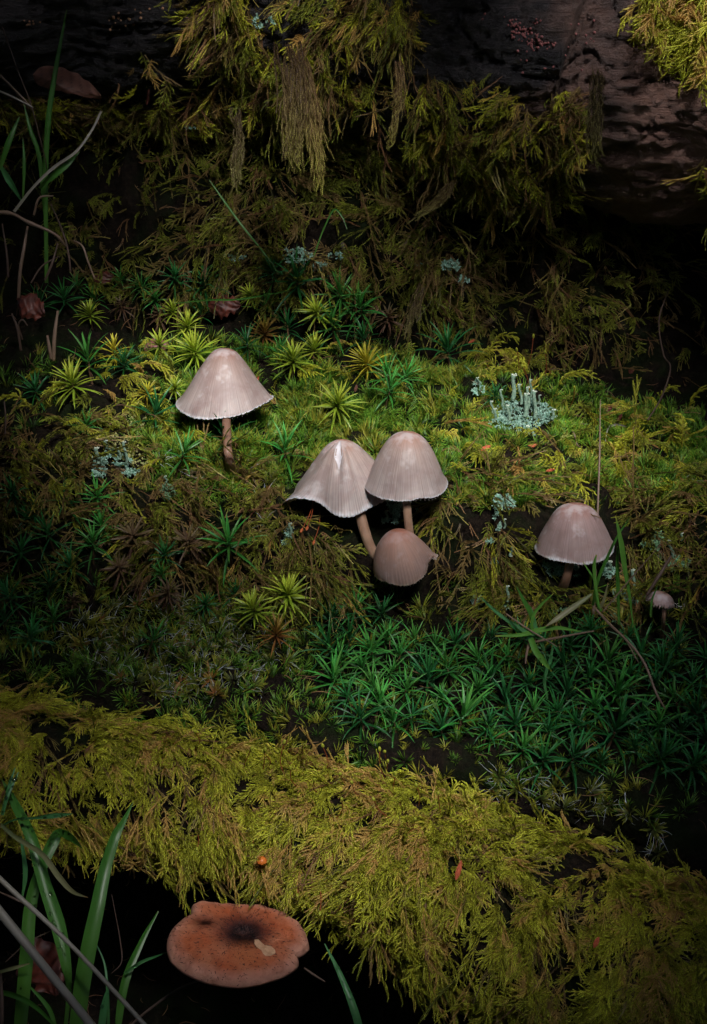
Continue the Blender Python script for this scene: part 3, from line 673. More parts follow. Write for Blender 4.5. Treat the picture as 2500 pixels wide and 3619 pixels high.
def gills_mesh(grid, n=60, mat=None, holes=None):
    mb = MB(); nr, ns, _ = grid.shape
    for k in range(n):
        j = int(k * ns / n); 
        if holes is not None and holes(np.array([2 * np.pi * j / ns]), np.array([.97]))[0]: continue
        pts = grid[12:nr - 1:4, j].copy(); m = len(pts); up = pts * np.array([.97, .97, 1]) - np.array([0, 0, .03]); q = np.linspace(0, 1, m)[:, None]
        lowp = up * (1 - .10 * np.sin(q * 3.1)) * np.array([1, 1, 1]) - np.array([0, 0, 1.]) * (.16 * np.sin(q * 2.8) + .02)
        t = np.array([-pts[-1][1], pts[-1][0], 0]); t = unit(t) * .008
        V = np.vstack([up - t, up + t, lowp - t * .3, lowp + t * .3]); F = []
        for i in range(m - 1):
            F += [(i, i + 1, 2 * m + i + 1, 2 * m + i), (m + i, 3 * m + i, 3 * m + i + 1, m + i + 1), (2 * m + i, 2 * m + i + 1, 3 * m + i + 1, 3 * m + i)]
        mb.add(V, F)
    return mb.mesh('gills', mat)
def stem_mesh(P, R, mat, loc):
    mb = MB(); C = cr(np.array(P, float), 26) - np.array(loc); rr = cr(np.array(R, float), 26)[:, 0]
    rr = rr * (1 + .05 * fbm(C, 2.5, 2, 3)); tube(mb, C, rr, 20); return mb.mesh('stem', mat, True)

def mushroom(name, label, apex, f, R, H, prof, stem, sr, tilt=(0, 0), mat='cap', stipe='stipe', stem_off=None, gills=56, **kw):
    """apex: pixel of the cap's top; stem: list of (px,py,f) from cap to ground"""
    if stem and name != 'orange_mushroom': stem = stem[:-1] + [(stem[-1][0], stem[-1][1], hf(stem[-1][0], stem[-1][1]) + .15)]
    loc = W(stem[-1][0], stem[-1][1], stem[-1][2]) if stem else W(*apex, f)
    t = empty(name, loc, label, 'mushroom')
    me, grid = cap_mesh(prof, R, H, mat=M[mat], **kw)
    c = link('cap', me, t); ap = W(apex[0], apex[1], f)
    c.matrix_basis = Matrix.Translation(Vector(ap - loc)) @ Matrix.Rotation(math.radians(tilt[0]), 4, 'X') @ Matrix.Rotation(math.radians(tilt[1]), 4, 'Y')
    if gills:
        g = link('gills', gills_mesh(grid, gills, M['gill'], kw.get('holes')), t); g.matrix_basis = c.matrix_basis.copy(); g['kind'] = 'stuff'
    if stem: link('stem', stem_mesh([W(*p) for p in stem], sr, M[stipe], loc), t)
    return t, c, grid
G0 = math.pi * 1.5                                                # the camera side of a cap
def bumpa(PH, c, w): 
    d = np.angle(np.exp(1j * (PH - c))); return np.exp(-(d / w) ** 2)
# 1: tall bell on the left
bell = [(0, 0), (.12, .012), (.24, .06), (.34, .15), (.46, .29), (.60, .48), (.74, .68), (.87, .86), (.95, .96), (1.0, 1.0)]
def z1(PH, T): return T ** 4 * (-.10 * bumpa(PH, G0 - .75, .7) + .17 * bumpa(PH, G0 + .95, .6) + .10 * bumpa(PH, 0.05, .35) - .02)
def r1(PH, T): return 1 + T ** 3 * (.03 * bumpa(PH, 0, .3) + .05 * bumpa(PH, math.pi, .35)) - .05 * T * bumpa(PH, G0 + 1.1, .4)
mushroom('bell_mushroom', 'tall pinkish bell-shaped mushroom standing alone on the left', (792, 1233), 1.6, 1.40, 1.62, bell,
         [(798, 1420, 1.4), (802, 1520, .9), (808, 1610, .3), (822, 1672, .1)], [.12, .125, .13, .17], (0, 0), 'cap', zmod=z1, rmod=r1, seed=2)
# 2: wavy torn one of the pair
prof2 = [(0, 0), (.12, .02), (.25, .08), (.38, .18), (.52, .34), (.66, .52), (.80, .72), (.90, .88), (1.0, 1.0)]
def z2(PH, T): return T ** 3 * (.38 * bumpa(PH, G0 - .95, .40) - .20 * bumpa(PH, G0 + .12, .5) - .20 * bumpa(PH, math.pi + .05, .5) + .02 * np.sin(3 * PH)) - .10 * bumpa(PH, math.pi + .35, .35) * np.sin(np.clip(T * 1.1, 0, 1) * 3.1) + .06 * bumpa(PH, G0 + .1, .25) * np.sin(T * 3.1)
def r2(PH, T): return 1 + T ** 3.2 * (.30 * bumpa(PH, math.pi + .15, .75) - .17 * bumpa(PH, G0 - .55, .30) + .05 * bumpa(PH, G0 - .05, .3) - .06 * bumpa(PH, G0 + .5, .25)) + .012 * T * np.sin(7 * PH + 1)
def f2(PH, T):
    a = -.14 * bumpa(PH, G0 - .10, .10 + .03 * 1) * np.sin(np.clip(T * 1.5, 0, 1) * np.pi) * (T < .67)
    b = .05 * bumpa(PH, G0 + .25, .12) * np.sin(np.clip(T * 1.2, 0, 1) * np.pi) + .012 * np.sin(PH * 13 + 2) * np.sin(np.clip(T, 0, 1) * np.pi) * bumpa(PH, G0, .9)
    return a + b
m2, c2, g2 = mushroom('torn_mushroom', 'wavy-rimmed pinkish mushroom with a white torn fold, left of the pair', (1203, 1556), -.1, 1.42, 1.55, prof2,
         [(1262, 1770, -.2), (1290, 1880, -.2), (1318, 1950, 0), (1352, 2000, .3)], [.15, .15, .145, .16], (2, -5), 'cap_b', 'stipe_pale', zmod=z2, rmod=r2, fold=f2, seed=5)
mb = MB()
sc_ = []
for u in np.linspace(0, 1, 14):
    ti = int((.04 + .5 * u) * 45); j0 = int(((G0 - .10) % (2 * np.pi)) / (2 * np.pi) * 440)
    hw = .10 * np.sin(np.pi * (u * .85 + .15)) ** .8 + .01; jit = .25 * math.sin(u * 9)
    for q in (-1, -.33, .33, 1):
        ww = (hw * q / max(.15, g2[ti, j0, 0] ** 2 + g2[ti, j0, 1] ** 2) ** .5 + .02 * jit) / (2 * np.pi) * 440
        p = g2[ti, int(j0 + ww) % 440]; sc_.append(p * np.array([1.0, 1.0, 1]) + unit([0, -1, .35]) * (.028 - .02 * abs(q)))
mb.add(sc_, [(i * 4 + k, i * 4 + k + 1, i * 4 + k + 5, i * 4 + k + 4) for i in range(13) for k in range(3)])
o = link('torn_scar', mb.mesh('torn_scar', M['flesh'], True), m2); o.matrix_basis = c2.matrix_basis.copy(); o['label'] = 'white torn fold running down from the tip'
# 3: smooth bell, right of the pair
prof3 = [(0, 0), (.14, .012), (.30, .06), (.46, .17), (.60, .33), (.72, .52), (.82, .70), (.90, .86), (.97, .96), (1.0, 1.0)]
def z3(PH, T): return T ** 4 * (-.09 * bumpa(PH, G0 - .6, .6) + .07 * bumpa(PH, G0 + .35, .25) + .07 * bumpa(PH, 0, .4) + .04 * np.sin(2 * PH))
mushroom('smooth_bell_mushroom', 'smooth pale pink bell mushroom overlapping the torn one on its right', (1438, 1528), -.9, 1.19, 1.56, prof3,
         [(1436, 1740, -1.0), (1442, 1830, -.9), (1450, 1900, -.4), (1456, 1950, .2)], [.115, .12, .125, .14], (0, 0), 'cap_b', 'stipe_pale', zmod=z3, seed=8)
# 4: small brownish one, tipped over below the pair
prof4 = [(0, 0), (.2, .03), (.40, .11), (.60, .26), (.78, .46), (.90, .66), (.97, .84), (.99, .93), (1.0, 1.0)]
def z4(PH, T): return T ** 4 * (-.07 * bumpa(PH, G0 + .5, .5) + .10 * bumpa(PH, G0 + 1.25, .5) + .03 * np.sin(5 * PH))
def r4(PH, T): return 1 + T ** 3 * .22 * bumpa(PH, G0 + 1.75, .22) - T ** 3 * .10 * bumpa(PH, G0 + 1.2, .25)
mushroom('tilted_mushroom', 'small reddish-brown mushroom with a ragged torn side, lowest below the pair', (1400, 1880), -1.3, .84, 1.20, prof4,
         [(1440, 2000, -.8), (1436, 2030, -.5), (1430, 2050, 0)], [.10, .10, .11], (14, -10), 'cap_c', 'stipe', zmod=z4, rmod=r4, seed=12, ribs=60, ribamp=.008,
         holes=lambda PH, T: (np.abs(np.angle(np.exp(1j * (PH - (G0 + 1.38))))) < .20 * (1 + .3 * np.sin(T * 40))) & (T > .80 + .02 * np.sin(PH * 60)))
# 5: rounded one on the right
prof5 = [(0, 0), (.18, .02), (.36, .08), (.52, .20), (.65, .37), (.76, .56), (.86, .74), (.94, .90), (1.0, 1.0)]
def z5(PH, T): return T ** 4 * (-.05 * bumpa(PH, G0 + .2, .6) + .03 * np.sin(3 * PH + 1))
mushroom('grey_brown_mushroom', 'grey-brown rounded mushroom with a white rim, standing on the right', (2033, 1783), -.5, 1.13, 1.30, prof5,
         [(2022, 1960, -.5), (2003, 2040, -.4), (1982, 2095, .3)], [.13, .125, .15], (1, -2), 'cap_d', 'stipe', zmod=z5, seed=15)
# 6: small ragged one far right
def z6(PH, T): return T ** 2 * (.05 * np.sin(4 * PH)) 
hole6 = lambda PH, T: (T > .62 + .22 * (vnoise(np.stack([np.cos(PH) * 6, np.sin(PH) * 6, PH * 0], -1).reshape(-1, 3), 1, 4).reshape(PH.shape)) + .08 * np.sin(PH * 31))
t6, c6, g6 = mushroom('ragged_mushroom', 'tiny ragged half-eaten purplish mushroom in the dark at far right', (2345, 2097), -.6, .46, .36, [(0, 0), (.4, .1), (.7, .35), (.9, .7), (1, 1)],
         [(2350, 2130, -.6), (2346, 2190, -.5), (2338, 2260, 0)], [.07, .06, .06], (4, 14), 'cap_d', 'stipe', zmod=z6, holes=hole6, gills=0, seed=19, ribs=30, ribamp=.004)
mb = MB()
for k in range(16):
    p = W(2378 + k * 2.6, 2132 + random.uniform(-6, 10) + k * .5, -.75) - W(2338, 2260, 0); d = unit([random.uniform(.1, 1), -.4, random.uniform(-.9, .4)]); leafq(mb, p, d, unit(np.cross(d, [.2, 1, 0])), random.uniform(.05, .09), .03, 0, 1, .5)
link('torn_edge', mb.mesh('torn_edge', M['flesh']), t6)['kind'] = 'stuff'
# 7: tiny orange ribbed one on the front log
M['cap_orange'] = simple('cap_orange', (.62, .17, .03), .4)
p7 = hf(925, 3040, .9)
mushroom('orange_mushroom', 'tiny round orange ribbed mushroom in the moss above the brown bracket', (925, 3030), p7, .125, .13, [(0, 0), (.4, .08), (.75, .3), (.95, .65), (1, 1)],
         [(925, 3042, p7), (927, 3060, p7 + .3), (930, 3075, p7 + .9)], [.02, .02, .02], (8, 0), 'cap_orange', 'stipe', gills=0, ribs=16, ribamp=.012, nseg=96, nr=14, thick=.01)

# 8: the big brown cap under the log
def m_bracket():
    m, nt, b, out = newmat('brown_scaly_cap'); oc = nt.nodes.new('ShaderNodeTexCoord').outputs['Object']; t = tint(nt)
    n1 = noise(nt, .8, 4, .6, oc); c = mixc(nt, ramp(nt, n1, [(.38, (0, 0, 0)), (.62, (1, 1, 1))]), (.44, .10, .035), (.50, .18, .095))
    c = mixc(nt, ramp(nt, t[0], [(.72, (0, 0, 0)), (.95, (.85, .85, .85))]), c, (.60, .32, .24))
    n4 = noise(nt, 2.2, 5, .7, oc, .6); c = mixc(nt, ramp(nt, n4, [(.48, (0, 0, 0)), (.72, (.6, .6, .6))]), c, (.22, .06, .03))
    n2 = noise(nt, 3, 5, .7, oc)
    def spot(cx, cy, r0, r1, c, col, am):
        v = nt.nodes.new('ShaderNodeVectorMath'); v.operation = 'DISTANCE'; cmb = mapscale(nt, oc, (1, 1, 0)); nt.links.new(cmb, v.inputs[0]); v.inputs[1].default_value = (cx, cy, 0)
        f = math_(nt, 'ADD', v.outputs['Value'], math_(nt, 'MULTIPLY', math_(nt, 'SUBTRACT', n2, .5), .35))
        mr = nt.nodes.new('ShaderNodeMapRange'); mr.inputs[1].default_value = r0; mr.inputs[2].default_value = r1; mr.inputs[3].default_value = am; mr.inputs[4].default_value = 0; mr.interpolation_type = 'SMOOTHSTEP'
        nt.links.new(f, mr.inputs[0]); return mixc(nt, mr.outputs[0], c, col)
    c = spot(.10, .10, .25, 1.15, c, (.06, .016, .016), .95); c = spot(.16, .0, .26, .58, c, (.004, .003, .005), 1.0)
    c = spot(-.95, .50, .08, .50, c, (.09, .02, .01), .95); c = spot(-.93, .48, .03, .22, c, (.008, .004, .004), 1.0)
    c = spot(.25, -.75, .05, .7, c, (.45, .12, .03), .5)
    nt.links.new(c, b.inputs['Base Color']); b.inputs['Roughness'].default_value = .5; b.inputs['Specular IOR Level'].default_value = .22
    b.inputs['Subsurface Weight'].default_value = .08; b.inputs['Subsurface Scale'].default_value = .1
    bump(nt, b, noise(nt, 6, 6, .7, oc), .06); return m
M['bracket'] = m_bracket()
def build_bracket():
    loc = W(845, 3300, -8.0); root = empty('brown_cap_mushroom', loc, 'large orange-brown scaly mushroom cap with dark centre, growing under the mossy log', 'mushroom')
    ns, nr = 220, 44; ph = np.linspace(0, 2 * np.pi, ns, endpoint=False); t = np.linspace(0, 1, nr)
    # outline radius by angle (deg): camera-side half plus lobes and a notch
    ang = [0, 15, 28, 33, 38, 60, 90, 112, 125, 133, 141, 150, 165, 180, 205, 230, 255, 280, 300, 318, 331, 338, 344, 352, 360]
    rad = [2.02, 1.98, 1.95, 1.9, 1.9, 1.75, 1.65, 1.75, 2.05, 2.1, 1.82, 1.82, 1.95, 2.02, 2.05, 1.95, 1.86, 1.82, 1.80, 1.86, 1.92, 1.88, 1.70, 1.90, 2.02]
    Rr = np.interp(np.degrees(ph), ang, rad); T, PH = np.meshgrid(t, ph, indexing='ij'); R = T * Rr[None]
    edge = np.clip((T - .80) / .20, 0, 1); Z = -.12 * T ** 2 - .30 * edge ** 2.2 * 1.0 + .0
    R = R * (1 - .06 * edge ** 3)
    x = R * np.cos(PH); y = R * np.sin(PH)
    Z = Z - .06 * np.exp(-(((x - .16) ** 2 + y ** 2) / .12)) + .07 * np.exp(-(((x + .95) ** 2 + (y - .35) ** 2) / .1)) - .10 * np.exp(-(((x + .95) ** 2 + (y - .58) ** 2) / .05))
    Z = Z + fbm(np.stack([x, y, x * 0], -1).reshape(-1, 3), .9, 4, 6).reshape(x.shape) * .06 + .03 * np.sin(PH * 23 + 3 * np.sin(PH * 3)) * edge * (1 - edge) * 2
    V = np.stack([x, y, Z], -1).reshape(-1, 3); Vi = V * [.93, .93, 1]; Vi[:, 2] = -.42 - .1 * (1 - T.reshape(-1))
    F = [(i * ns + j, (i + 1) * ns + j, (i + 1) * ns + (j + 1) % ns, i * ns + (j + 1) % ns) for i in range(nr - 1) for j in range(ns)]; n0 = len(V)
    F2 = [tuple(a + n0 for a in f[::-1]) for f in F]; Rm = [((nr - 1) * ns + j, (nr - 1) * ns + j + n0, (nr - 1) * ns + (j + 1) % ns + n0, (nr - 1) * ns + (j + 1) % ns) for j in range(ns)]
    mb = MB(); at = np.stack([T, PH * 0, PH * 0], -1).reshape(-1, 3); mb.add(np.vstack([V, Vi]), F + F2 + Rm, np.vstack([at, at]))
    MX = Matrix.Rotation(math.radians(8), 4, 'X') @ Matrix.Rotation(math.radians(4), 4, 'Y') @ Matrix.Scale(.91, 4) @ Matrix.Scale(.92, 4, (0, 1, 0))
    c = link('cap', mb.mesh('cap', M['bracket'], True), root); c.matrix_basis = MX
    # little dark scales lying on the skin
    bt = BVHTree.FromPolygons(V.tolist(), F); sm = MB(); rng = np.random.default_rng(3)
    for k in range(950):
        a = rng.uniform(0, 2 * np.pi); r = abs(rng.normal(0, .75)) if k % 2 else 1.85 * rng.random() ** .6
        px, py = r * np.cos(a) + .12 * (k % 2), r * np.sin(a)
        h = bt.ray_cast(Vector((px, py, 2)), Vector((0, 0, -1)))
        if h[0] is None: continue
        n = np.array(h[1]); n = n if n[2] > 0 else -n; d = unit(np.array([np.cos(a), np.sin(a), 0]) + rng.normal(size=3) * .5); d = unit(d - n * (d @ n)); L = rng.uniform(.04, .12)
        p = np.array(h[0]) + n * .004; s = np.cross(n, d) * rng.uniform(.007, .016)
        sm.add([p - s, p + s, p + d * L + n * .02], [(0, 1, 2)], [[0, rng.random(), 0]] * 3)
    o = link('scales', sm.mesh('scales', simple('dark_scale', (.05, .018, .015), .6)), root); o.matrix_basis = MX; o['kind'] = 'stuff'
    # pale bite
    sm = MB(); out = [(.42, -.22), (.52, -.20), (.60, -.30), (.70, -.42), (.86, -.44), (.98, -.58), (1.0, -.70), (.88, -.80), (.74, -.82), (.66, -.72), (.62, -.62), (.50, -.52), (.42, -.38)]
    P = []
    for (a, b_) in out + [(.68, -.55)]:
        h = bt.ray_cast(Vector((a, b_, 2)), Vector((0, 0, -1)))[0]; P.append(np.array(h) + [0, 0, .012 + (.02 if (a, b_) == (.68, -.55) else 0)])
    sm.add(P, [(k, (k + 1) % 13, 13) for k in range(13)]); o = link('bite_mark', sm.mesh('bite_mark', simple('pale_flesh', (.68, .42, .26), .8, .2, 4, (.5, .28, .16), .05)), root); o.matrix_basis = MX
    mb = MB(); tube(mb, cr([(.1, .3, -.4), (.1, .9, -.9), (.15, 2.2, -1.5), (.2, 4.6, -1.9)], 14), .42, 14); o = link('stem', mb.mesh('stem', M['stipe'], True), root); o.matrix_basis = MX
build_bracket()

# ------------------------------------------------------------------ haircap moss plants, one by one
STARM = {}
def starmesh(kind, v):
    k = (kind, v)
    if k in STARM: return STARM[k]
    random.seed(200 + v * 7 + len(STARM)); 
    if kind in ('dark', 'green'): mb = star(300 + v, 19 + 2 * (v % 5), .80 + .05 * (v % 4), .06, .75 + .12 * (v % 5), .95, -.25, 1.42)
    elif kind in ('lime', 'yellow', 'rust'): mb = star(400 + v, 30 + 3 * v, .56 + .03 * v, .058, .6, .7, -.45, 1.35)
    else: mb = star(500 + v, 36, .55, .06, .5, .9, -.9, .9)
    STARM[k] = mb.mesh('leaf_rosette', M['star_' + kind]); return STARM[k]
STEMME = star_stem(.7).mesh('stem', M['mossstem'])
STAR_GROUPS = {
 'patch': ('dark green haircap moss plant in the wide patch right of centre above the mossy log', 'haircap moss plants in the patch below the mushrooms'),
 'ledge': ('green haircap moss plant on the dim ledge behind the mushrooms', 'haircap moss plants on the ledge behind the mushrooms'),
 'left': ('dark haircap moss plant in the shade along the left side', 'haircap moss plants on the dark left slope'),
 'leftup': ('small haircap moss plant on the upper left slope near the dry stalks', 'haircap moss plants on the upper left slope')}
def zone_label(group, px, py, kind, size):
    ad = {'dark': 'dark green', 'green': 'fresh green', 'lime': 'yellow-green', 'brown': 'brownish', 'yellow': 'yellow', 'rust': 'rust'}[kind]
    if group == 'patch':
        r = 'top edge' if py < 2230 else 'upper middle' if py < 2370 else 'lower middle' if py < 2520 else 'lower edge'
        c = 'left end' if px < 1300 else 'left half' if px < 1600 else 'right half' if px < 1950 else 'far right end' if px > 2250 else 'right end'
        return '%s haircap moss at the %s of the big green patch, %s' % (ad, r, c)
    if group == 'left':
        r = 'beside the lowest blue lichens' if py < 1820 else 'in the shade below the left lichens' if py < 2030 else 'just above the mossy log'
        return '%s haircap moss, left slope, %s, %s' % (ad, r, 'by the edge' if px < 180 else 'further in' if px < 400 else 'near the tufts')
    if group == 'ledge':
        r = 'deep in the hollow' if py < 1090 else 'behind the green ledge' if py < 1200 else 'on the green ledge'
        return '%s haircap moss plant %s, %s' % (ad, r, 'left of the lone mushroom' if px < 700 else 'behind the lone mushroom' if px < 950 else 'behind the pair' if px < 1200 else 'under the hanging moss')
    return '%s haircap moss among the dry straws at upper left, %s' % (ad, 'higher' if py < 1010 else 'lower') + (', by the red leaf' if 240 < px < 400 else '')
def put_star(px, py, size, kind, group=None, label=None, tiltc=None, off=0.0):
    """size: leaf spread in photo pixels; px,py the rosette centre"""
    v = random.randrange(7); me = starmesh(kind, v)
    p, n, _, w = hit(px, py + size * .28)
    sc = size / 150.0 * random.uniform(.95, 1.05) * (1 + proj(p)[2] / DIST) * 1.05
    c = W(px, py, proj(p)[2] - (.55 if group != 'patch' else .25) - off)
    ax = unit(np.array([random.uniform(-.28, .28), random.uniform(-.45, .05), 1.0]) + np.array(n) * .25)
    Z = Vector(ax); q = Z.to_track_quat('Z', 'Y'); r = Matrix.Rotation(random.uniform(0, 6.28), 4, 'Z')
    hh = {'dark': .95, 'green': .95, 'brown': .9}.get(kind, .7)
    root = empty('haircap_moss_plant', c - ax * hh * .9 * sc, label or zone_label(group, px, py, kind, size), 'moss plant', STAR_GROUPS[group][1] if not label else None)
    root.matrix_basis = Matrix.Translation(root.location) @ q.to_matrix().to_4x4() @ r @ Matrix.Scale(sc, 4)
    link('leaf_rosette', me, root); link('stem', STEMME, root)
    return root
def z3p(x, y): return (x * .7832, 905 + y * .7832)
def z4p(x, y): return (1250 + x * .7832, 905 + y * .7832)
def z5p(x, y): return (x * .7832, 1810 + y * .7832)
def z6p(x, y): return (1250 + x * .7832, 1810 + y * .7832)
# individually recognisable ones
UNI = [
 (z3p(665, 612), 66, 'yellow', 'small bright yellow haircap star left of the lone mushroom'),
 (z3p(880, 425), 108, 'lime', 'yellow-green haircap plant touching the upper left side of the lone mushroom'),
 (z3p(1325, 462), 108, 'lime', 'yellow-green haircap plant on the green ledge just right of the lone mushroom'),
 (z4p(62, 478), 104, 'yellow', 'bright yellow haircap star on the ledge above the torn mushroom'),
 (z3p(1195, 342), 95, 'rust', 'orange-tipped haircap plant behind the top of the lone mushroom'),
 (z3p(1525, 662), 108, 'lime', 'lime green haircap star in the carpet between lone mushroom and pair'),
 (z3p(790, 590), 66, 'lime', 'small lime haircap plant touching the left edge of the lone cap'),
 (z3p(720, 392), 88, 'lime', 'haircap plant in front of the round pink leaf, left of the lone mushroom'),
 (z3p(515, 418), 98, 'yellow', 'yellow haircap plant beside the big dark green one on the left slope'),
 (z3p(395, 450), 120, 'green', 'large deep green haircap plant on the left slope under the dry stumps'),
 (z3p(705, 700), 108, 'dark', 'tall dark green haircap plant below the small yellow star'),
 (z3p(835, 880), 105, 'green', 'green haircap plant low on the left of the lone mushroom stem'),
 (z3p(1290, 858), 108, 'green', 'green haircap plant between the lone mushroom stem and the torn mushroom'),
 (z4p(168, 592), 100, 'green', 'glossy bright green haircap plant above the smooth bell mushroom'),
 (z4p(240, 535), 80, 'green', 'green haircap plant right behind the glossy one above the smooth bell'),
 (z4p(425, 412), 108, 'dark', 'dark haircap plant at the back of the ledge left of the brown tangle'),
 (z5p(1145, 432), 112, 'lime', 'lime haircap plant between the white-haired tufts and the dark green patch'),
 (z5p(1300, 368), 112, 'lime', 'lime green haircap plant below the tilted mushroom on its left'),
 (z5p(1250, 540), 90, 'rust', 'orange and rust coloured haircap plant at the edge of the tuft patch'),
 (z5p(695, 565), 80, 'green', 'single green haircap plant standing among the white-haired tufts'),
 (z5p(1030, 130), 130, 'green', 'large green haircap plant hanging under the bank left of centre'),
 (z5p(600, 110), 130, 'brown', 'big brown withered haircap plant with a green tip on the left bank'),
 (z5p(850, 135), 120, 'brown', 'reddish brown withered haircap plant left of the large green one'),
 (z5p(760, 355), 100, 'brown', 'brown drooping haircap plant just above the white-haired tufts'),
 (z5p(540, 250), 110, 'brown', 'dull brown haircap plant below the big withered one'),
 (z3p(1340, 100), 120, 'dark', 'tall dark haircap plant under the lichen in the back hollow'),
 (z3p(325, 565), 115, 'lime', 'broad olive haircap plant on the left slope above the blue lichen'),
 (z3p(1010, 800), 120, 'dark', 'dark haircap plant behind the stem of the lone mushroom'),
]
for (p, s, k, l) in UNI: put_star(p[0], p[1], s * 1.4, k, label=l, off=.3)
for (x, y, s, k) in [(545, 95, 60, 'green'), (350, 125, 70, 'green'), (640, 130, 75, 'green'), (405, 255, 100, 'lime'), (290, 185, 95, 'dark'), (180, 200, 90, 'dark'), (425, 185, 80, 'green'), (545, 215, 90, 'brown')]:
    put_star(*z3p(x, y), s * 1.1, k, 'leftup')
for (x, y, s, k) in [(700, 190, 70, 'green'), (780, 240, 80, 'lime'), (845, 312, 95, 'lime'), (920, 115, 90, 'dark'), (905, 245, 95, 'dark'), (1130, 170, 80, 'lime'), (1200, 225, 110, 'green'), (1300, 312, 90, 'dark'),
                     (1115, 390, 85, 'dark'), (1535, 165, 110, 'green'), (1430, 250, 110, 'lime'), (1500, 300, 120, 'green'), (1420, 412, 85, 'lime'), (1265, 425, 75, 'green'), (790, 90, 80, 'dark'), (1230, 60, 80, 'dark'), (720, 260, 90, 'brown')]:
    put_star(*z3p(x, y), s * 1.25, k, 'ledge', off=.15)
for (x, y, s, k) in [(30, 215, 120, 'green'), (155, 270, 95, 'brown'), (45, 360, 80, 'dark'), (155, 525, 90, 'green'), (640, 625, 60, 'dark')]:
    put_star(*z4p(x, y), s * 1.25, k, 'ledge', off=.15)
for (x, y, s, k) in [(160, 600, 110, 'dark'), (440, 1080, 110, 'green'), (290, 1100, 110, 'dark'), (390, 760, 85, 'green'), (60, 1060, 100, 'dark'), (560, 480, 95, 'dark'), (150, 1140, 100, 'dark')]:
    put_star(*z3p(x, y), s * 1.1, k, 'left')
for (x, y, s, k) in [(420, 130, 115, 'green'), (460, 55, 100, 'green'), (215, 90, 115, 'dark'), (95, 170, 110, 'dark'), (35, 370, 110, 'dark'), (225, 320, 110, 'dark'), (745, 190, 100, 'dark'), (730, 275, 80, 'green'), (1060, 360, 90, 'dark'),
                     (930, 410, 75, 'dark'), (240, 472, 100, 'green'), (140, 555, 130, 'dark'), (320, 240, 110, 'dark'), (120, 20, 100, 'dark'), (20, 480, 100, 'dark'), (330, 400, 90, 'brown'), (620, 330, 90, 'brown')]:
    put_star(*z5p(x, y), s * 1.1, k, 'left')
PATCH = [(10, 430, 150), (130, 450, 120), (150, 565, 140), (275, 570, 130), (370, 600, 110), (460, 585, 150), (40, 700, 130), (175, 715, 120), (340, 745, 150), (560, 795, 140), (700, 655, 140), (120, 850, 160), (265, 915, 150), (500, 905, 190),
         (690, 850, 150), (790, 765, 130), (950, 680, 150), (965, 815, 160), (815, 885, 150), (1070, 525, 140), (1150, 670, 160), (1190, 810, 170), (1010, 955, 150), (1190, 965, 170), (770, 1055, 150), (1000, 1090, 150), (1120, 1120, 130),
         (1400, 1100, 160), (1460, 600, 130), (1550, 900, 150), (1380, 950, 150), (1530, 760, 150), (1300, 900, 140), (1370, 770, 140), (1300, 640, 130), (610, 950, 140), (-100, 480, 140), (-110, 600, 150), (-90, 740, 150), (-30, 830, 130),
         (400, 840, 130), (620, 560, 110), (860, 600, 120), (1240, 560, 120), (1590, 650, 130), (1600, 1030, 140), (1450, 840, 150), (1540, 1130, 140), (1270, 1060, 140), (880, 980, 140), (-20, 560, 120), (210, 640, 120), (80, 620, 120), (300, 660, 120),
         (420, 690, 140), (560, 660, 120), (620, 740, 130), (880, 730, 130), (1060, 740, 130), (1090, 870, 140), (920, 900, 130), (730, 950, 130), (400, 970, 130), (180, 930, 130), (30, 920, 120), (240, 790, 130), (620, 1010, 120), (860, 1110, 130),
         (1240, 730, 130), (1330, 1000, 140), (1480, 980, 140), (1400, 680, 130), (760, 560, 120), (980, 590, 120), (-60, 660, 130), (90, 780, 130)]
for (x, y, s) in PATCH:
    px, py = z6p(x, y)
    put_star(px, py, s * random.uniform(.78, 1.22), 'green' if random.random() < (.6 if px < 1900 else .25) else 'dark', 'patch', off=random.uniform(0, .35))

# white-haired tufts
def hairtuft(seed):
    g = tuft(seed, 26, .26, .05, 1.1, .35); random.seed(seed + 5); h = MB()
    for i in range(8):
        ph = random.uniform(0, 6.28); el = random.uniform(.1, 1.2); o = np.array([np.cos(ph) * np.cos(el), np.sin(ph) * np.cos(el), np.sin(el)]); q = np.linspace(0, 1, 4)[:, None]
        P = o * (.18 + random.uniform(.2, .36) * q) + np.array([random.uniform(-.3, .3), random.uniform(-.3, .3), -.12]) * q ** 2 * .5; tube(h, P, [.0048, .0042, .003, .001], 3, cap=False)
    return g.mesh('leaves', M['hairtuft']), h.mesh('hair_tips', M['whitehair'])
HT = [hairtuft(600 + k) for k in range(5)]
def put_tuft(px, py, s, label, group):
    p, n, _, w = hit(px, py); g, h = random.choice(HT); ax = unit(np.array(n) + [random.uniform(-.2, .2), -.3, .5])
    root = empty('white_haired_moss_tuft', p + ax * .12, label, 'moss plant', group)
    root.matrix_basis = Matrix.Translation(root.location) @ Vector(ax).to_track_quat('Z', 'Y').to_matrix().to_4x4() @ Matrix.Rotation(random.uniform(0, 6.28), 4, 'Z') @ Matrix.Scale(s, 4)
    link('leaves', g, root); link('hair_tips', h, root)['kind'] = 'stuff'
pts = []; tries = 0
while len(pts) < 72 and tries < 5000:
    tries += 1; x, y = random.uniform(250, 1010), random.uniform(2100, 2470)
    if ((x - 630) / 390) ** 2 + ((y - 2290 - (x - 630) * .08) / 170) ** 2 > 1: continue
    if all((x - a) ** 2 + (y - b) ** 2 > 46 ** 2 for a, b in pts): pts.append((x, y))
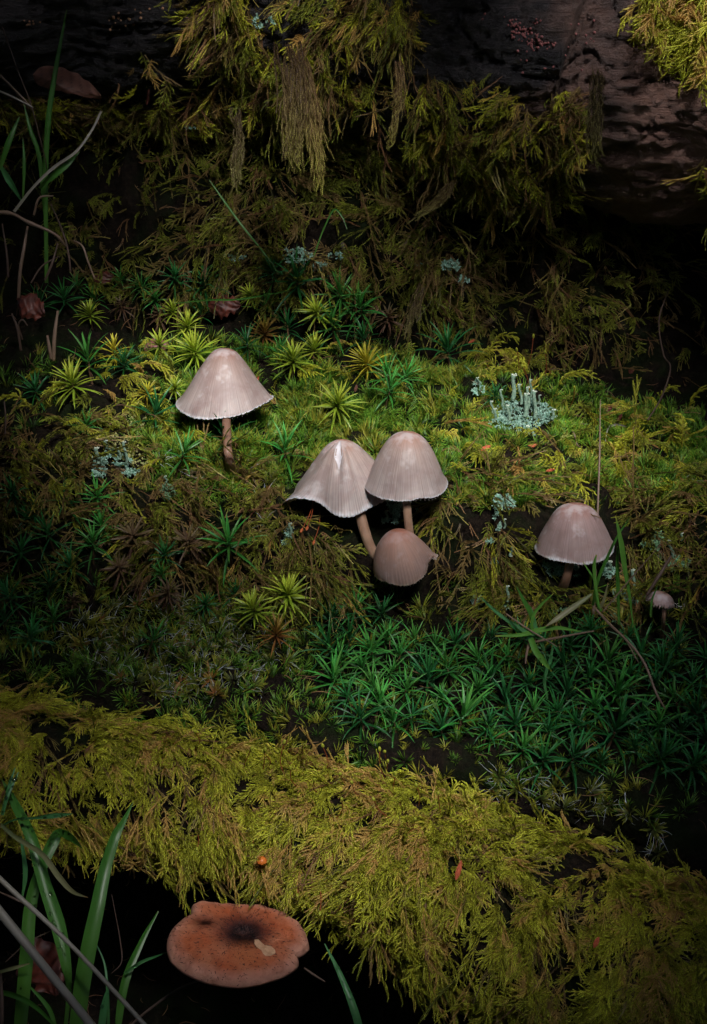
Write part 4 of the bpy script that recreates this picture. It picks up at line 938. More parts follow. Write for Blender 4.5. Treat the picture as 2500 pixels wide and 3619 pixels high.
for x, y in pts: put_tuft(x, y, random.uniform(.85, 1.25), 'moss tuft with white hair tips, %s %s of the hair-tipped patch' % ('top' if y < 2210 else 'middle' if y < 2350 else 'bottom', 'left' if x < 430 else 'centre left' if x < 620 else 'centre right' if x < 800 else 'right'), 'white-haired moss tufts in the left patch')
for x, y in [(1760, 2740), (1830, 2790), (1900, 2830), (1960, 2790), (1990, 2870), (2080, 2800), (2150, 2850), (2230, 2880), (2300, 2930), (1880, 2760), (1730, 2800), (2050, 2900), (2200, 2960), (2330, 3020)]:
    put_tuft(x, y, random.uniform(1.0, 1.4), 'pale-haired moss tuft behind the log, %s' % ('below the middle of the green patch' if x < 1900 else 'below the right of the green patch' if x < 2120 else 'in the dark at far right'), 'white-haired moss tufts behind the log on the right')
for x, y in [(z3p(730, 950)), (z3p(880, 1012)), (z3p(1100, 985)), (z4p(1480, 1035)), (z3p(1190, 1090)), (z5p(1200, 70))]:
    put_tuft(x, y, 1.25, 'scattered white-haired moss tuft on the bank near the lone mushroom stem', 'scattered white-haired moss tufts')

# ------------------------------------------------------------------ cup lichens
def squamule(mb, p, n, s):
    n = unit(n + RNG.normal(size=3) * .45); a = unit(np.cross(n, RNG.normal(size=3))); b = np.cross(n, a); k = 11; r = random.random(); V = [p - n * s * .15]; A = [[.1, r, 0]]
    ph0 = random.uniform(0, 6.28); sweep = random.uniform(3.2, 5.2)
    for i in range(k):
        th = ph0 + sweep * i / (k - 1); rr = s * (.75 + .35 * math.cos(i * 2.3 + ph0) + random.uniform(-.12, .12)); V.append(p + (a * math.cos(th) + b * math.sin(th)) * rr * .55 + n * s * .12); A.append([.5, r, 0])
        V.append(p + (a * math.cos(th) + b * math.sin(th)) * rr + n * s * (.22 + .2 * math.sin(i * 2.1 + ph0))); A.append([1, r, 0])
    F = []
    for i in range(k - 1):
        F += [(0, 1 + 2 * i, 3 + 2 * i), (1 + 2 * i, 2 + 2 * i, 4 + 2 * i, 3 + 2 * i)]
    mb.add(V, F, A)
def podetium(mb, P0, P1, r, cup=1):
    P = np.array([P0 + (P1 - P0) * t + np.array([.03 * math.sin(t * 5), .02 * math.sin(t * 4 + 1), 0]) for t in np.linspace(0, 1, 16)]); seg = 12
    R = r * (1.05 - .25 * np.linspace(0, 1, 16)) * (1 + .12 * np.array([random.uniform(-1, 1) for _ in range(16)])); R[-2:] *= 1.25 * cup
    tube(mb, P, R, seg, (.5, 0, 0)); v = mb.v[-1]; v += RNG.normal(size=v.shape) * r * .13
    L = np.linalg.norm(P1 - P0)
    for k in range(int(L / r * 9)):
        t = random.random() * .97; c = P[int(t * 15)]; o = unit(RNG.normal(size=3)); T = unit(P1 - P0); o = unit(o - T * (o @ T)); p = c + o * r * .95; s = r * random.uniform(.18, .4)
        A = unit(np.cross(o, T)); mb.add([p - A * s, p + T * s, p + A * s, p - T * s, p + o * s], [(0, 1, 4), (1, 2, 4), (2, 3, 4), (3, 0, 4)], [[.5 + random.random() * .5, 0, 0]] * 5)
def lichen(label, pods, ells, mat='lichen', fdef=None, name='cup_lichen', offs=.15, group=None):
    cx, cy = ells[0][0], ells[0][1]; p0 = hit(cx, cy)[0]; root = empty(name, p0, label, 'lichen', group); loc = np.array(p0)
    mb = MB()
    for (x, y, rx, ry, n, s) in ells:
        for k in range(n):
            a, r = random.uniform(0, 6.28), random.random() ** .5; px, py = x + rx * r * math.cos(a), y + ry * r * math.sin(a); p, nn, _, _ = hit(px, py)
            p = W(px, py, proj(p)[2] - offs - random.uniform(0, .25)); squamule(mb, p - loc, unit(np.array(nn) + [0, -.6, .3]), s * random.uniform(.6, 1.25))
    if mb.n: o = link('lobes', mb.mesh('lobes', M[mat]), root); o['kind'] = 'stuff'
    for (x0, y0, x1, y1, r) in pods:
        r = r * .74; f = hf(x0, y0, offs + .3); mb = MB(); A = W(x0, y0, f) - loc; B = W(x1, y1, f - .05) - loc; podetium(mb, A, B, r)
        st = link('lichen_stalk', mb.mesh('lichen_stalk', M['podetium'], True), root)
        cb = MB()
        for k in range(9):
            th = k * .698; p = B + np.array([math.cos(th) * r * 1.1, math.sin(th) * r * .8, random.uniform(-.3, .5) * r]); s = r * random.uniform(.35, .6)
            cb.add([p + [-s, 0, 0], p + [0, -s, 0], p + [s, 0, 0], p + [0, s, 0], p + [0, 0, s], p + [0, 0, -s]], [(0, 1, 4), (1, 2, 4), (2, 3, 4), (3, 0, 4), (1, 0, 5), (2, 1, 5), (3, 2, 5), (0, 3, 5)])
        link('cup', cb.mesh('cup', M['podcup'], True), st)
    return root
def zl(x, y): return (1650 + x * .2506, 1300 + y * .2506)
def zpod(l, r=.06): return [(*zl(a, b), *zl(c, d), rr) for (a, b, c, d, rr) in l]
lichen('big cluster of blue-green cup lichen with many warty stalks on the right of the ledge',
       zpod([(650, 460, 668, 105, .085), (498, 540, 488, 310, .045), (365, 640, 352, 475, .045), (600, 740, 580, 530, .06), (770, 520, 745, 240, .055), (900, 420, 908, 170, .045), (868, 570, 866, 275, .06), (815, 700, 850, 370, .085), (960, 720, 960, 330, .07),
             (1005, 510, 1035, 385, .04), (1200, 730, 1230, 590, .06), (950, 960, 862, 825, .06), (400, 740, 400, 580, .05)]),
       [(1850, 1462, 105, 50, 190, .10), (1800, 1485, 70, 38, 70, .10), (1925, 1465, 50, 25, 40, .09), (1860, 1520, 30, 18, 20, .08)], offs=.65)
lichen('small blue-green lichen with a single stalk left of the big lichen cluster', [(*zl(175, 240), *zl(155, 140), .045)], [(1692, 1372, 22, 26, 18, .11)])
lichen('pale blue-green cup lichens on the left bank, left of two clumps', [(347, 1640, 343, 1585, .07), (377, 1585, 375, 1557, .05)], [(350, 1650, 28, 40, 34, .10), (385, 1600, 18, 14, 12, .09), (290, 1635, 10, 8, 4, .09)])
lichen('blue-green cup lichen with two tapering stalks on the left bank, right of two clumps', [(447, 1640, 440, 1563, .05), (424, 1625, 422, 1583, .045)], [(432, 1625, 30, 22, 20, .10), (460, 1665, 30, 18, 22, .09)])
lichen('squat dark green cup lichen below the white-haired tuft on the left', [(588, 1705, 586, 1683, .035)], [(594, 1738, 22, 30, 34, .085)], 'lichen_green')
lichen('blue lichen clump behind the stem between the paired mushrooms', [(1367, 1838, 1368, 1806, .045)], [(1405, 1790, 34, 30, 46, .11), (1385, 1840, 26, 12, 14, .10), (1490, 1805, 14, 8, 8, .08)])
lichen('leaf-shaped lichen standing on the bank left of the torn mushroom stem', [(1026, 1890, 1027, 1850, .05)], [(1024, 1880, 16, 24, 20, .08), (1012, 1912, 12, 16, 8, .09)])
lichen('bright blue-green lichen clump hanging on the bank halfway to the right mushroom', [(1782, 1868, 1786, 1835, .035), (1806, 1935, 1806, 1965, .05)], [(1782, 1775, 38, 26, 60, .10), (1752, 1815, 12, 20, 10, .09), (1770, 1860, 14, 12, 10, .08), (1728, 1915, 12, 12, 10, .08), (1745, 1990, 14, 20, 10, .08)])
lichen('blue lichen on the bank under the grey-brown mushroom, left of its stem', [], [(1960, 2010, 34, 24, 44, .09), (1935, 1990, 16, 16, 12, .09)])
lichen('blue lichen under the right rim of the grey-brown mushroom', [(2152, 2010, 2158, 1985, .06)], [(2148, 2012, 20, 30, 30, .10), (2035, 1998, 10, 14, 10, .08), (2040, 2035, 8, 8, 5, .07)])
lichen('lichen with one tall warty stalk between the grass and the ragged mushroom', [(2240, 2085, 2238, 2015, .06)], [(2235, 2110, 40, 24, 40, .10), (2180, 2100, 16, 20, 12, .09)])
lichen('dim green lichen lobes above the ragged mushroom', [(2378, 1968, 2366, 1912, .055), (2410, 1912, 2412, 1885, .04)], [(2305, 1905, 40, 40, 36, .11), (2395, 1990, 40, 26, 34, .10), (2320, 1965, 20, 14, 10, .10)], 'lichen_green')
lichen('blue-green lichen at the tip of the grass blade at the bank foot', [(1793, 2128, 1796, 2072, .05)], [(1690, 2128, 18, 26, 26, .09), (1785, 2140, 22, 14, 14, .09)])
lichen('dim lichen patch at the foot of the bank under the grey-brown mushroom', [], [(1965, 2162, 40, 14, 22, .09), (2170, 2185, 20, 12, 10, .08)], 'lichen_green')
lichen('pale lichen flakes in the hollow above the ledge', [], [(1590, 940, 34, 18, 30, .11), (1640, 985, 20, 14, 14, .10), (1480, 940, 12, 8, 5, .09)], offs=.5)
lichen('dim blue-green lichen at the back of the hollow, left of centre', [], [(1050, 905, 60, 30, 36, .10), (1130, 940, 36, 16, 18, .10), (830, 905, 40, 16, 16, .09), (1190, 900, 30, 12, 8, .09)], offs=.5)
lichen('bluish lichen flakes near the top of the moss cushion on the trunk', [], [(920, 75, 30, 22, 12, .10), (670, 450, 20, 10, 6, .10), (730, 445, 10, 12, 5, .10), (965, 72, 12, 10, 5, .1)], offs=1.2)
# yellowish crumbly crust on the left bank
def crust():
    p0 = hit(470, 1500)[0]; mb = MB(); loc = np.array(p0)
    for (x, y, rx, ry, n) in [(470, 1490, 50, 40, 110), (440, 1570, 60, 50, 130), (490, 1620, 40, 30, 60)]:
        for k in range(n):
            a, r = random.uniform(0, 6.28), random.random() ** .5; px, py = x + rx * r * math.cos(a), y + ry * r * math.sin(a); p = W(px, py, hf(px, py, .12)) - loc; s = random.uniform(.018, .05)
            q = p + np.array([[-1, 0, 0], [0, -1, 0], [1, 0, 0], [0, 1, 0], [0, 0, 1], [0, 0, -1]]) * s * RNG.uniform(.7, 1.2, (6, 1)); mb.add(q, [(0, 1, 4), (1, 2, 4), (2, 3, 4), (3, 0, 4), (1, 0, 5), (2, 1, 5), (3, 2, 5), (0, 3, 5)], [.6, random.random(), 0])
    o = link('crumbly_lichen', mb.mesh('crumbly_lichen', simple('yellow_crust', (.40, .38, .16), .9, .1, 5, (.24, .26, .10)), True), None, p0); tag(o, 'yellow-green crumbly lichen crust on the left bank above the blue lichens', 'lichen', None, 'stuff')
crust()
mb = MB(); p0 = hit(868, 1515)[0]
for k in range(60):
    a, r = random.uniform(0, 6.28), random.random() ** .5; p = W(868 + 16 * r * math.cos(a), 1515 + 18 * r * math.sin(a), hf(868, 1515, .35)) - p0; squamule(mb, p, np.array([0, -.7, .6]), random.uniform(.03, .06))
tag(link('white_lichen', mb.mesh('white_lichen', M['podcup']), None, p0), 'tiny whitish lichen speck right of the lone mushroom stem', 'lichen')

# pink fungus beads on the bark
mb = MB(); m_p = simple('pink_beads', (.27, .10, .10), .6, .3)
def beads(cl, seed):
    rng = np.random.default_rng(seed)
    for (x, y, rx, ry, n) in cl:
        for k in range(n):
            px, py = x + rng.normal() * rx, y + rng.normal() * ry; p, nn, _, w = hit(px, py, ('ulog',)); 
            if w is None: continue
            s = rng.uniform(.02, .046); u, v = np.meshgrid(np.linspace(.25, 2.9, 4), np.linspace(0, 2 * np.pi, 7)[:-1], indexing='ij')
            V = p + s * np.stack([np.sin(u) * np.cos(v), np.sin(u) * np.sin(v), np.cos(u)], -1).reshape(-1, 3) + nn * s * .4
            mb.add(V, [(i * 6 + j, (i + 1) * 6 + j, (i + 1) * 6 + (j + 1) % 6, i * 6 + (j + 1) % 6) for i in range(3) for j in range(6)] + [tuple(range(6))])
beads([(1715, 55, 3, 8, 2), (1820, 80, 22, 12, 12), (1855, 115, 22, 16, 34), (1895, 145, 16, 12, 30), (1940, 165, 18, 10, 12), (1840, 150, 30, 40, 12), (1900, 75, 8, 6, 5), (1935, 240, 6, 5, 2), (2030, 150, 60, 60, 14)], 2)
o = link('pink_fungus_beads', mb.mesh('pink_fungus_beads', m_p, True), ULOG); o['kind'] = 'stuff'; o['label'] = 'scattered tiny pinkish fungus beads on the bare bark'
mb = MB(); beads([(440, 60, 60, 16, 14), (390, 95, 40, 14, 8), (120, 80, 20, 4, 10)], 4)
o = link('pale_fungus_beads', mb.mesh('pale_fungus_beads', simple('orange_crumbs', (.45, .24, .14), .7)), ULOG); o['kind'] = 'stuff'

# ------------------------------------------------------------------ grass blades, stalks and twigs
def m_grass(name, a, b_, tip, rough=.35, transl=.3):
    m, nt, b, out = newmat(name); t = tint(nt); c = ramp(nt, t[0], [(0, a), (.5, b_), (.93, b_), (1, tip)])
    c = mixc(nt, math_(nt, 'MULTIPLY', noise(nt, 1.5, 3, .6, wpos(nt)), .35), c, tuple(x * .5 for x in b_))
    st = nt.nodes.new('ShaderNodeTexWave'); v = nt.nodes.new('ShaderNodeCombineXYZ'); nt.links.new(t[1], v.inputs[0]); nt.links.new(v.outputs[0], st.inputs['Vector']); st.inputs['Scale'].default_value = 5
    c = mixc(nt, math_(nt, 'MULTIPLY', st.outputs['Fac'], .4), c, tuple(min(1, x * 1.6) for x in b_))
    nt.links.new(c, b.inputs['Base Color']); b.inputs['Roughness'].default_value = rough; b.inputs['Specular IOR Level'].default_value = .4
    tr = nt.nodes.new('ShaderNodeBsdfTranslucent'); nt.links.new(c, tr.inputs[0]); mx = nt.nodes.new('ShaderNodeMixShader'); mx.inputs[0].default_value = transl
    nt.links.new(b.outputs[0], mx.inputs[1]); nt.links.new(tr.outputs[0], mx.inputs[2]); nt.links.new(mx.outputs[0], out.inputs[0]); return m
M['grass'] = m_grass('grass_green', (.07, .16, .02), (.05, .17, .025), (.10, .14, .03)); M['grass_y'] = m_grass('grass_yellowing', (.07, .22, .03), (.10, .26, .04), (.50, .30, .05))
M['grass_b'] = m_grass('grass_blue_green', (.05, .14, .03), (.06, .21, .07), (.08, .20, .06)); M['grass_rust'] = m_grass('grass_browning', (.14, .20, .07), (.20, .20, .10), (.40, .16, .06))
M['straw'] = m_grass('dry_straw', (.24, .16, .11), (.22, .15, .11), (.24, .14, .10), .5, .1); M['straw_dark'] = m_grass('dry_dark', (.10, .06, .045), (.10, .065, .05), (.14, .08, .06), .6, .1)
M['pale_blade'] = m_grass('dry_pale_blade', (.26, .24, .19), (.30, .28, .24), (.24, .19, .16), .5, .2)
M['drop'] = newmat('water_drop')[0]; _b = [n for n in M['drop'].node_tree.nodes if n.type == 'BSDF_PRINCIPLED'][0]; _b.inputs['Transmission Weight'].default_value = 1; _b.inputs['Roughness'].default_value = .02; _b.inputs['IOR'].default_value = 1.33
def pts3(pts, off):
    out = []
    for p in pts: out.append(W(p[0], p[1], p[2] if len(p) > 2 else hf(p[0], p[1], off)))
    out = np.array(out)
    if len(pts[0]) < 3 and len(pts) > 2:                  # smooth the depth picked from the ground
        f = np.array([proj(p)[2] for p in out]); l = np.linspace(f[0], f[-1], len(f)); f = np.minimum(f, l) * .5 + l * .5 if off > 0 else f
        out = np.array([W(pts[i][0], pts[i][1], min(f[i], hf(pts[i][0], pts[i][1], off * .6))) for i in range(len(pts))])
    return out
def blade(name, label, cat, pts, wpx, mat, off=.6, parent=None, group=None, drops=0, keel=.3, twist=0.0):
    P = pts3(pts, off); n = max(18, len(pts) * 8); C = cr(P, n); w = cr(np.array(wpx, float), n)[:, 0] * .88 / 125 * (1 + proj(P[0])[2] / DIST)
    loc = C[0] if parent is None else np.array(parent.location); T = unit(np.gradient(C, axis=0)); side = unit(np.cross(T, FV))
    nn = unit(np.cross(side, T)); nn *= np.sign((nn * -FV).sum(1, keepdims=True)); tw = (np.linspace(0, 1, n) * twist + .25)[:, None]; side2 = unit(side * np.cos(tw) + nn * np.sin(tw)); n2 = unit(np.cross(side2, T)); n2 *= np.sign((n2 * -FV).sum(1, keepdims=True))
    V = []; A = []; t = np.linspace(0, 1, n)
    for q, kz in ((-1, 1), (-.5, .35), (0, 0), (.5, .35), (1, 1)):
        V.append(C + side2 * (w * .5 * q)[:, None] + n2 * (w * .5 * keel * kz)[:, None]); A.append(np.stack([t, np.full(n, q * .5 + .5), t * 0], 1))
    V = np.stack(V, 1).reshape(-1, 3) - loc; A = np.stack(A, 1).reshape(-1, 3); F = [(i * 5 + j, i * 5 + j + 1, (i + 1) * 5 + j + 1, (i + 1) * 5 + j) for i in range(n - 1) for j in range(4)]
    mb = MB(); mb.add(V, F, A); me = mb.mesh(name, M[mat], True)
    o = link(name, me, parent, None if parent is not None else loc)
    if label and cat: tag(o, label, cat, group)
    elif label: o['label'] = label
    if drops:
        dm = MB(); ico = np.array([(math.sin(u) * math.cos(v), math.sin(u) * math.sin(v), math.cos(u)) for u in (.4, 1.1, 1.9, 2.7) for v in np.linspace(0, 2 * math.pi, 8)[:-1]])
        for k in range(drops):
            i = random.randrange(int(n * .1), int(n * .95)); q = random.uniform(-.8, .8); s = random.choice((.02, .025, .03, .05)); p = C[i] + side2[i] * w[i] * .5 * q + n2[i] * (s * .5 + w[i] * .5 * keel * abs(q)) - loc
            dm.add(p + ico * s, [(a * 7 + b, (a + 1) * 7 + b, (a + 1) * 7 + (b + 1) % 7, a * 7 + (b + 1) % 7) for a in range(3) for b in range(7)] + [tuple(range(7)), tuple(range(21, 28))])
        d = link('water_drops', dm.mesh('water_drops', M['drop'], True), o); d['kind'] = 'stuff'
    return o
def stalk(name, label, cat, pts, wpx, mat, off=.6, parent=None, group=None, knob=0):
    P = pts3(pts, off); n = max(16, len(pts) * 8); C = cr(P, n); w = cr(np.array(wpx, float), n)[:, 0] / 250 * (1 + proj(P[0])[2] / DIST)
    if knob: w = w * (1 + knob * np.abs(np.sin(np.linspace(0, 1, n) * 9)) ** 8) * (1 + .15 * fbm(C, 4, 2, 5))
    loc = C[0] if parent is None else np.array(parent.location); mb = MB(); tube(mb, C - loc, w, 8); me = mb.mesh(name, M[mat], True)
    o = link(name, me, parent, None if parent is not None else loc)
    if cat: tag(o, label, cat, group)
    return o
# bottom left
g1 = empty('grass_tuft', W(200, 3750, -10), 'clump of broad wet green grass blades in the bottom left corner', 'grass')
B = lambda *a, **k: blade('blade', None, None, *a, parent=g1, **k)
B([(225, 3700, -10.2), (243, 3500, -10.2), (232, 3400, -10.2), (205, 3270, -10), (160, 3130, -9.8), (110, 2960, -9.5), (50, 2835, -9), (8, 2755, -8.6)], [14, 20, 44, 60, 54, 46, 34, 4], 'grass', drops=60)
B([(65, 3700, -9.4), (92, 3400, -9.4), (108, 3200, -9.2), (145, 3070, -9), (188, 2975, -8.8), (212, 2942, -8.6), (250, 2958, -8.4), (292, 2998, -8)], [50, 56, 50, 46, 48, 34, 34, 4], 'grass', drops=25)
blade('blade', None, None, [(262, 3700, -10.8), (290, 3480, -10.8), (315, 3340, -10.7), (345, 3200, -10.5), (372, 3070, -10.2), (408, 2955, -10), (438, 2900, -9.8), (472, 2833, -9.5)], [60, 66, 64, 58, 50, 40, 22, 3], 'grass', parent=g1)
B([(5, 2915, -9.4), (60, 2960, -9.9), (150, 3018, -10.3), (210, 3098, -10.6), (258, 3150, -10.6), (312, 3172, -10.4)], [16, 22, 24, 26, 18, 3], 'grass_rust')
B([(12, 2915, -9.4), (60, 2895, -9.7), (130, 2890, -10), (190, 2882, -10.2), (256, 2876, -10)], [7, 8, 12, 22, 4], 'grass_b', drops=8)
B([(8, 2880, -9.2), (28, 2810, -9.2), (66, 2728, -9)], [14, 16, 5], 'grass_b', drops=14); B([(15, 2850, -9.2), (35, 2770, -9.1), (54, 2712, -9)], [10, 12, 4], 'grass_b', drops=10)
B([(78, 3180, -9), (90, 3080, -9), (74, 2955, -9)], [6, 20, 8], 'grass_b'); B([(-20, 3440, -9.8), (50, 3420, -10), (104, 3405, -10)], [12, 16, 4], 'grass_rust')
B([(-20, 3500, -9.6), (60, 3520, -9.8), (130, 3560, -9.8), (210, 3640, -9.6)], [20, 26, 20, 10], 'grass')
B([(385, 3700, -8.6), (380, 3500, -8.6), (368, 3400, -8.4), (332, 3318, -8.2)], [12, 12, 8, 3], 'grass_b'); B([(352, 3700, -9), (368, 3560, -9), (386, 3478, -9)], [30, 28, 4], 'grass_b', drops=8)
B([(408, 3700, -7.6), (440, 3480, -7.4), (500, 3330, -7), (560, 3220, -6.6)], [22, 34, 24, 5], 'grass'); B([(440, 3440, -7.6), (500, 3400, -7.6), (550, 3380, -7.4), (592, 3365, -7)], [14, 14, 10, 3], 'grass_b', drops=4)
B([(200, 3640, -8.8), (170, 3560, -8.8), (100, 3480, -8.8)], [14, 18, 6], 'grass')
blade('long_grass', 'dark green grass blade rising below the bracket-like cap, cut by the bottom edge', 'grass blade', [(1290, 3720, -7.5), (1255, 3580, -7.5), (1205, 3450, -7.2), (1148, 3335, -6.8)], [34, 32, 22, 4], 'grass_b', drops=10)
stalk('dry_reed', 'thick pale dry stalk crossing the bottom left corner in front', 'stalk', [(-120, 3070, -13), (0, 3222, -13), (160, 3420, -13.2), (400, 3719, -13.4)], [30, 34, 32, 32], 'pale_blade', group=None)
stalk('dry_reed', 'thin tan dry stalk running diagonally behind the thick pale one', 'stalk', [(-110, 2980, -12), (0, 3105, -12), (210, 3300, -12.2), (360, 3455, -12.3), (600, 3719, -12.4)], [18, 20, 17, 17, 17], 'pale_blade')
for p, w, l in [([(390, 3700, -5), (500, 3590, -5), (640, 3490, -5), (720, 3462, -5)], 9, 'dark thin root under the brown mushroom cap, rising to the right'), ([(1075, 3420, -5), (1110, 3445, -5), (1150, 3470, -5)], 9, 'short dark root at lower right of the brown mushroom cap'),
                ([(-30, 3140, -9), (60, 3180, -9.2), (130, 3215, -9)], 9, 'thin straw behind the tan stalk at the left edge'), ([(20, 3400, -9), (100, 3330, -9), (180, 3290, -9)], 6, 'fine pinkish straw crossing behind the broad blades'),
                ([(395, 3160, -6), (425, 3320, -6), (430, 3400, -6), (395, 3440, -6)], 5, 'hair-thin dark stem left of the brown mushroom cap'), ([(5, 3700, -10), (8, 3560, -10), (4, 3440, -10)], 14, 'pale upright straw at the very left bottom edge')]:
    stalk('thin_straw', l, 'stalk', p, [w * .6] + [w] * (len(p) - 2) + [w * .5], 'straw_dark')
# top left
g2 = empty('grass_tuft', W(150, 1100, 3), 'sparse green grass blades growing up at the left edge beside the trunk', 'grass')
B = lambda *a, **k: blade('blade', None, None, *a, parent=g2, **k)
B([(165, 1000, 2.6), (162, 620, 2.2), (172, 420, 2), (200, 230, 1.9), (237, 33, 1.8)], [14, 20, 22, 18, 3], 'grass', drops=6); B([(160, 760, 2.6), (140, 560, 2.4), (108, 460, 2.3), (85, 365, 2.3)], [14, 18, 16, 4], 'grass')
B([(0, 600, 1.8), (32, 500, 1.7), (70, 412, 1.8)], [14, 24, 6], 'grass'); B([(5, 590, 1.8), (35, 640, 1.7), (76, 708, 2)], [14, 26, 6], 'grass_b', drops=4); B([(82, 700, 2.6), (86, 580, 2.5), (82, 490, 2.5)], [8, 14, 4], 'grass')
B([(140, 665, 1.9), (190, 620, 1.7), (240, 580, 1.7), (283, 536, 1.8)], [10, 26, 20, 3], 'grass')
blade('dry_grass', 'long curved pale dry grass blade arching up from the twig at left', 'grass blade', [(50, 748, 1.7), (118, 662, 1.5), (190, 592, 1.5), (270, 535, 1.5), (328, 455, 1.7), (358, 393, 2)], [12, 11, 12, 10, 9, 9], 'pale_blade')
stalk('twig', 'knobbly yellowish twig at the left edge below the pale blade', 'twig', [(-40, 748, 1.7), (40, 755, 1.6), (100, 785, 1.5), (190, 825, 1.5), (232, 868, 1.9)], [12, 11, 11, 10, 6], 'straw', knob=.5)
for k, (p, w, m, l) in enumerate([([(8, 92, .8), (60, 240, .8), (110, 370, 1), (150, 520, 1.6), (168, 600, 2.2)], 5, 'straw_dark', 'thin dark straw leaning down from the top left edge'), ([(-20, 245, .8), (55, 320, .8), (112, 378, .9)], 8, 'straw', 'short pale straw ending at the mossy edge, upper of two'),
        ([(-20, 315, .7), (50, 345, .7), (118, 380, .8)], 8, 'pale_blade', 'short pale straw ending at the mossy edge, lower of two'), ([(66, 1052, 2), (72, 960, 1.8), (85, 880, 1.8), (98, 800, 2)], 12, 'straw', 'pinkish dry stem standing at far left above the moss stars'),
        ([(335, 985, 2.6), (312, 925, 2.4), (292, 870, 2.4), (262, 850, 2.6)], 7, 'straw', 'bent dry stem above the upper left moss stars'), ([(190, 1275, 1.6), (193, 1190, 1.3), (205, 1098, 1.2)], 14, 'straw', 'dry brown stump-like stalk, taller of two at left'),
        ([(182, 1268, 1.5), (175, 1230, 1.3), (168, 1185, 1.2)], 13, 'straw', 'dry stalk leaning beside the taller one at left'), ([(75, 1240, 1.6), (62, 1160, 1.4), (42, 1108, 1.3)], 9, 'straw_dark', 'thin dry stalk bent over at the left edge'),
        ([(80, 1200, 1.6), (66, 1150, 1.4), (80, 1130, 1.3), (98, 1150, 1.3)], 6, 'straw_dark', 'curled dry tendril beside the bent dry stalk'), ([(18, 1560, .6), (20, 1470, .4), (16, 1418, .4)], 7, 'straw_dark', 'short pale pin-like stalk at the left edge beside the dark moss stars'),
        ([(120, 760, 2.2), (140, 700, 2), (190, 692, 2)], 8, 'straw', 'curled pale dry blade tip behind the twig'), ([(160, 990, 2.2), (185, 930, 2.1), (205, 860, 2.2)], 9, 'straw_dark', 'dull dry stem leaning right behind the twig'),
        ([(30, 980, 2.2), (25, 900, 2.1), (8, 790, 2)], 8, 'straw_dark', 'dark dry stem at the left edge under the twig'), ([(250, 960, 2.4), (240, 880, 2.3), (215, 800, 2.2), (180, 720, 2)], 7, 'straw_dark', 'long dim dry stem sloping up to the twig'),
        ([(110, 1000, 2.2), (150, 940, 2.2), (210, 905, 2.2)], 6, 'straw_dark', 'dim dry tendril low behind the twig')]):
    stalk('dry_straw', l, 'stalk', p, [w] * (len(p) - 1) + [w * .6], m)
# fine setae at the back
blade('thin_grass', 'thin green grass stem leaning across the dark hollow, left of centre', 'grass blade', [(985, 965), (930, 890), (850, 790), (785, 700), (740, 636)], [6, 8, 9, 8, 4], 'grass', off=1.4)
blade('thin_grass', 'thin bent green grass stem in the hollow behind the moss stars', 'grass blade', [(1110, 905), (1140, 820), (1180, 742), (1210, 765), (1228, 810)], [5, 6, 7, 6, 3], 'grass', off=1.4)
blade('thin_grass', 'thin green stem lying level across the dark red leaf', 'grass blade', [(620, 1072), (740, 1060), (850, 1057), (1020, 1028)], [4, 7, 7, 4], 'grass', off=1.4)
stalk('hanging_tendril', 'thin hanging tendril in the dark on the far right of the ledge', 'stalk', [(2365, 1020), (2330, 1130), (2345, 1250), (2370, 1300), (2340, 1400), (2290, 1485)], [4, 5, 5, 5, 6, 5], 'straw_dark', off=1.6)
# right hand sprigs
g3 = empty('grass_tuft', W(2100, 2240, -2.2), 'small group of green grass blades growing round the grey-brown mushroom', 'grass')
R = lambda p, w, m, f0=-2.4, f1=-2.6, **k: blade('blade', None, None, [(x, y, f0 + (f1 - f0) * i / (len(p) - 1)) for i, (x, y) in enumerate(p)], w, m, parent=g3, **k)
R([(1925, 2262), (1863, 2236), (1790, 2190), (1740, 2150), (1702, 2112)], [12, 15, 15, 12, 4], 'grass_b', drops=4)
R([(2055, 2232), (1970, 2219), (1900, 2229), (1840, 2244), (1751, 2248)], [5, 16, 21, 16, 4], 'grass_y', -2.5, -3.2)
R([(1876, 2256), (1895, 2300), (1925, 2340), (1950, 2373)], [22, 26, 22, 3], 'grass_y', -2.8, -3.4, drops=4); R([(1878, 2240), (1884, 2180), (1910, 2140), (1957, 2097)], [10, 13, 12, 3], 'grass_y', -2.6, -2.8)
R([(1884, 2200), (1872, 2160), (1850, 2120), (1826, 2073)], [14, 20, 16, 3], 'grass', -2.4, -2.6); R([(2092, 2100), (2050, 2130), (2010, 2158), (1965, 2190), (1930, 2213)], [10, 20, 24, 20, 3], 'grass_rust', -2.6, -3.0)
R([(2238, 2215), (2226, 2112), (2208, 2010), (2196, 1925), (2176, 1822)], [4, 12, 20, 22, 3], 'grass_y', -2.4, -3.0); R([(2188, 2208), (2184, 2080), (2182, 2000), (2183, 1930)], [10, 16, 15, 4], 'grass', -2.2, -2.6)
R([(2096, 2140), (2110, 2060), (2142, 1980), (2180, 1900), (2224, 1832)], [12, 14, 13, 10, 3], 'grass', -2.0, -2.4); R([(2125, 2160), (2105, 2110), (2100, 2050), (2060, 1985)], [14, 14, 10, 3], 'grass_y', -2.2, -2.4)
R([(2105, 2160), (2130, 2130), (2150, 2060)], [12, 14, 3], 'grass_rust', -2.2, -2.4); R([(1925, 2300), (1900, 2240), (1880, 2170), (1870, 2140)], [12, 16, 18, 6], 'grass_b', -2.2, -2.3); R([(2300, 2180), (2305, 2120), (2325, 2070)], [8, 9, 3], 'grass', -1.6, -1.6)
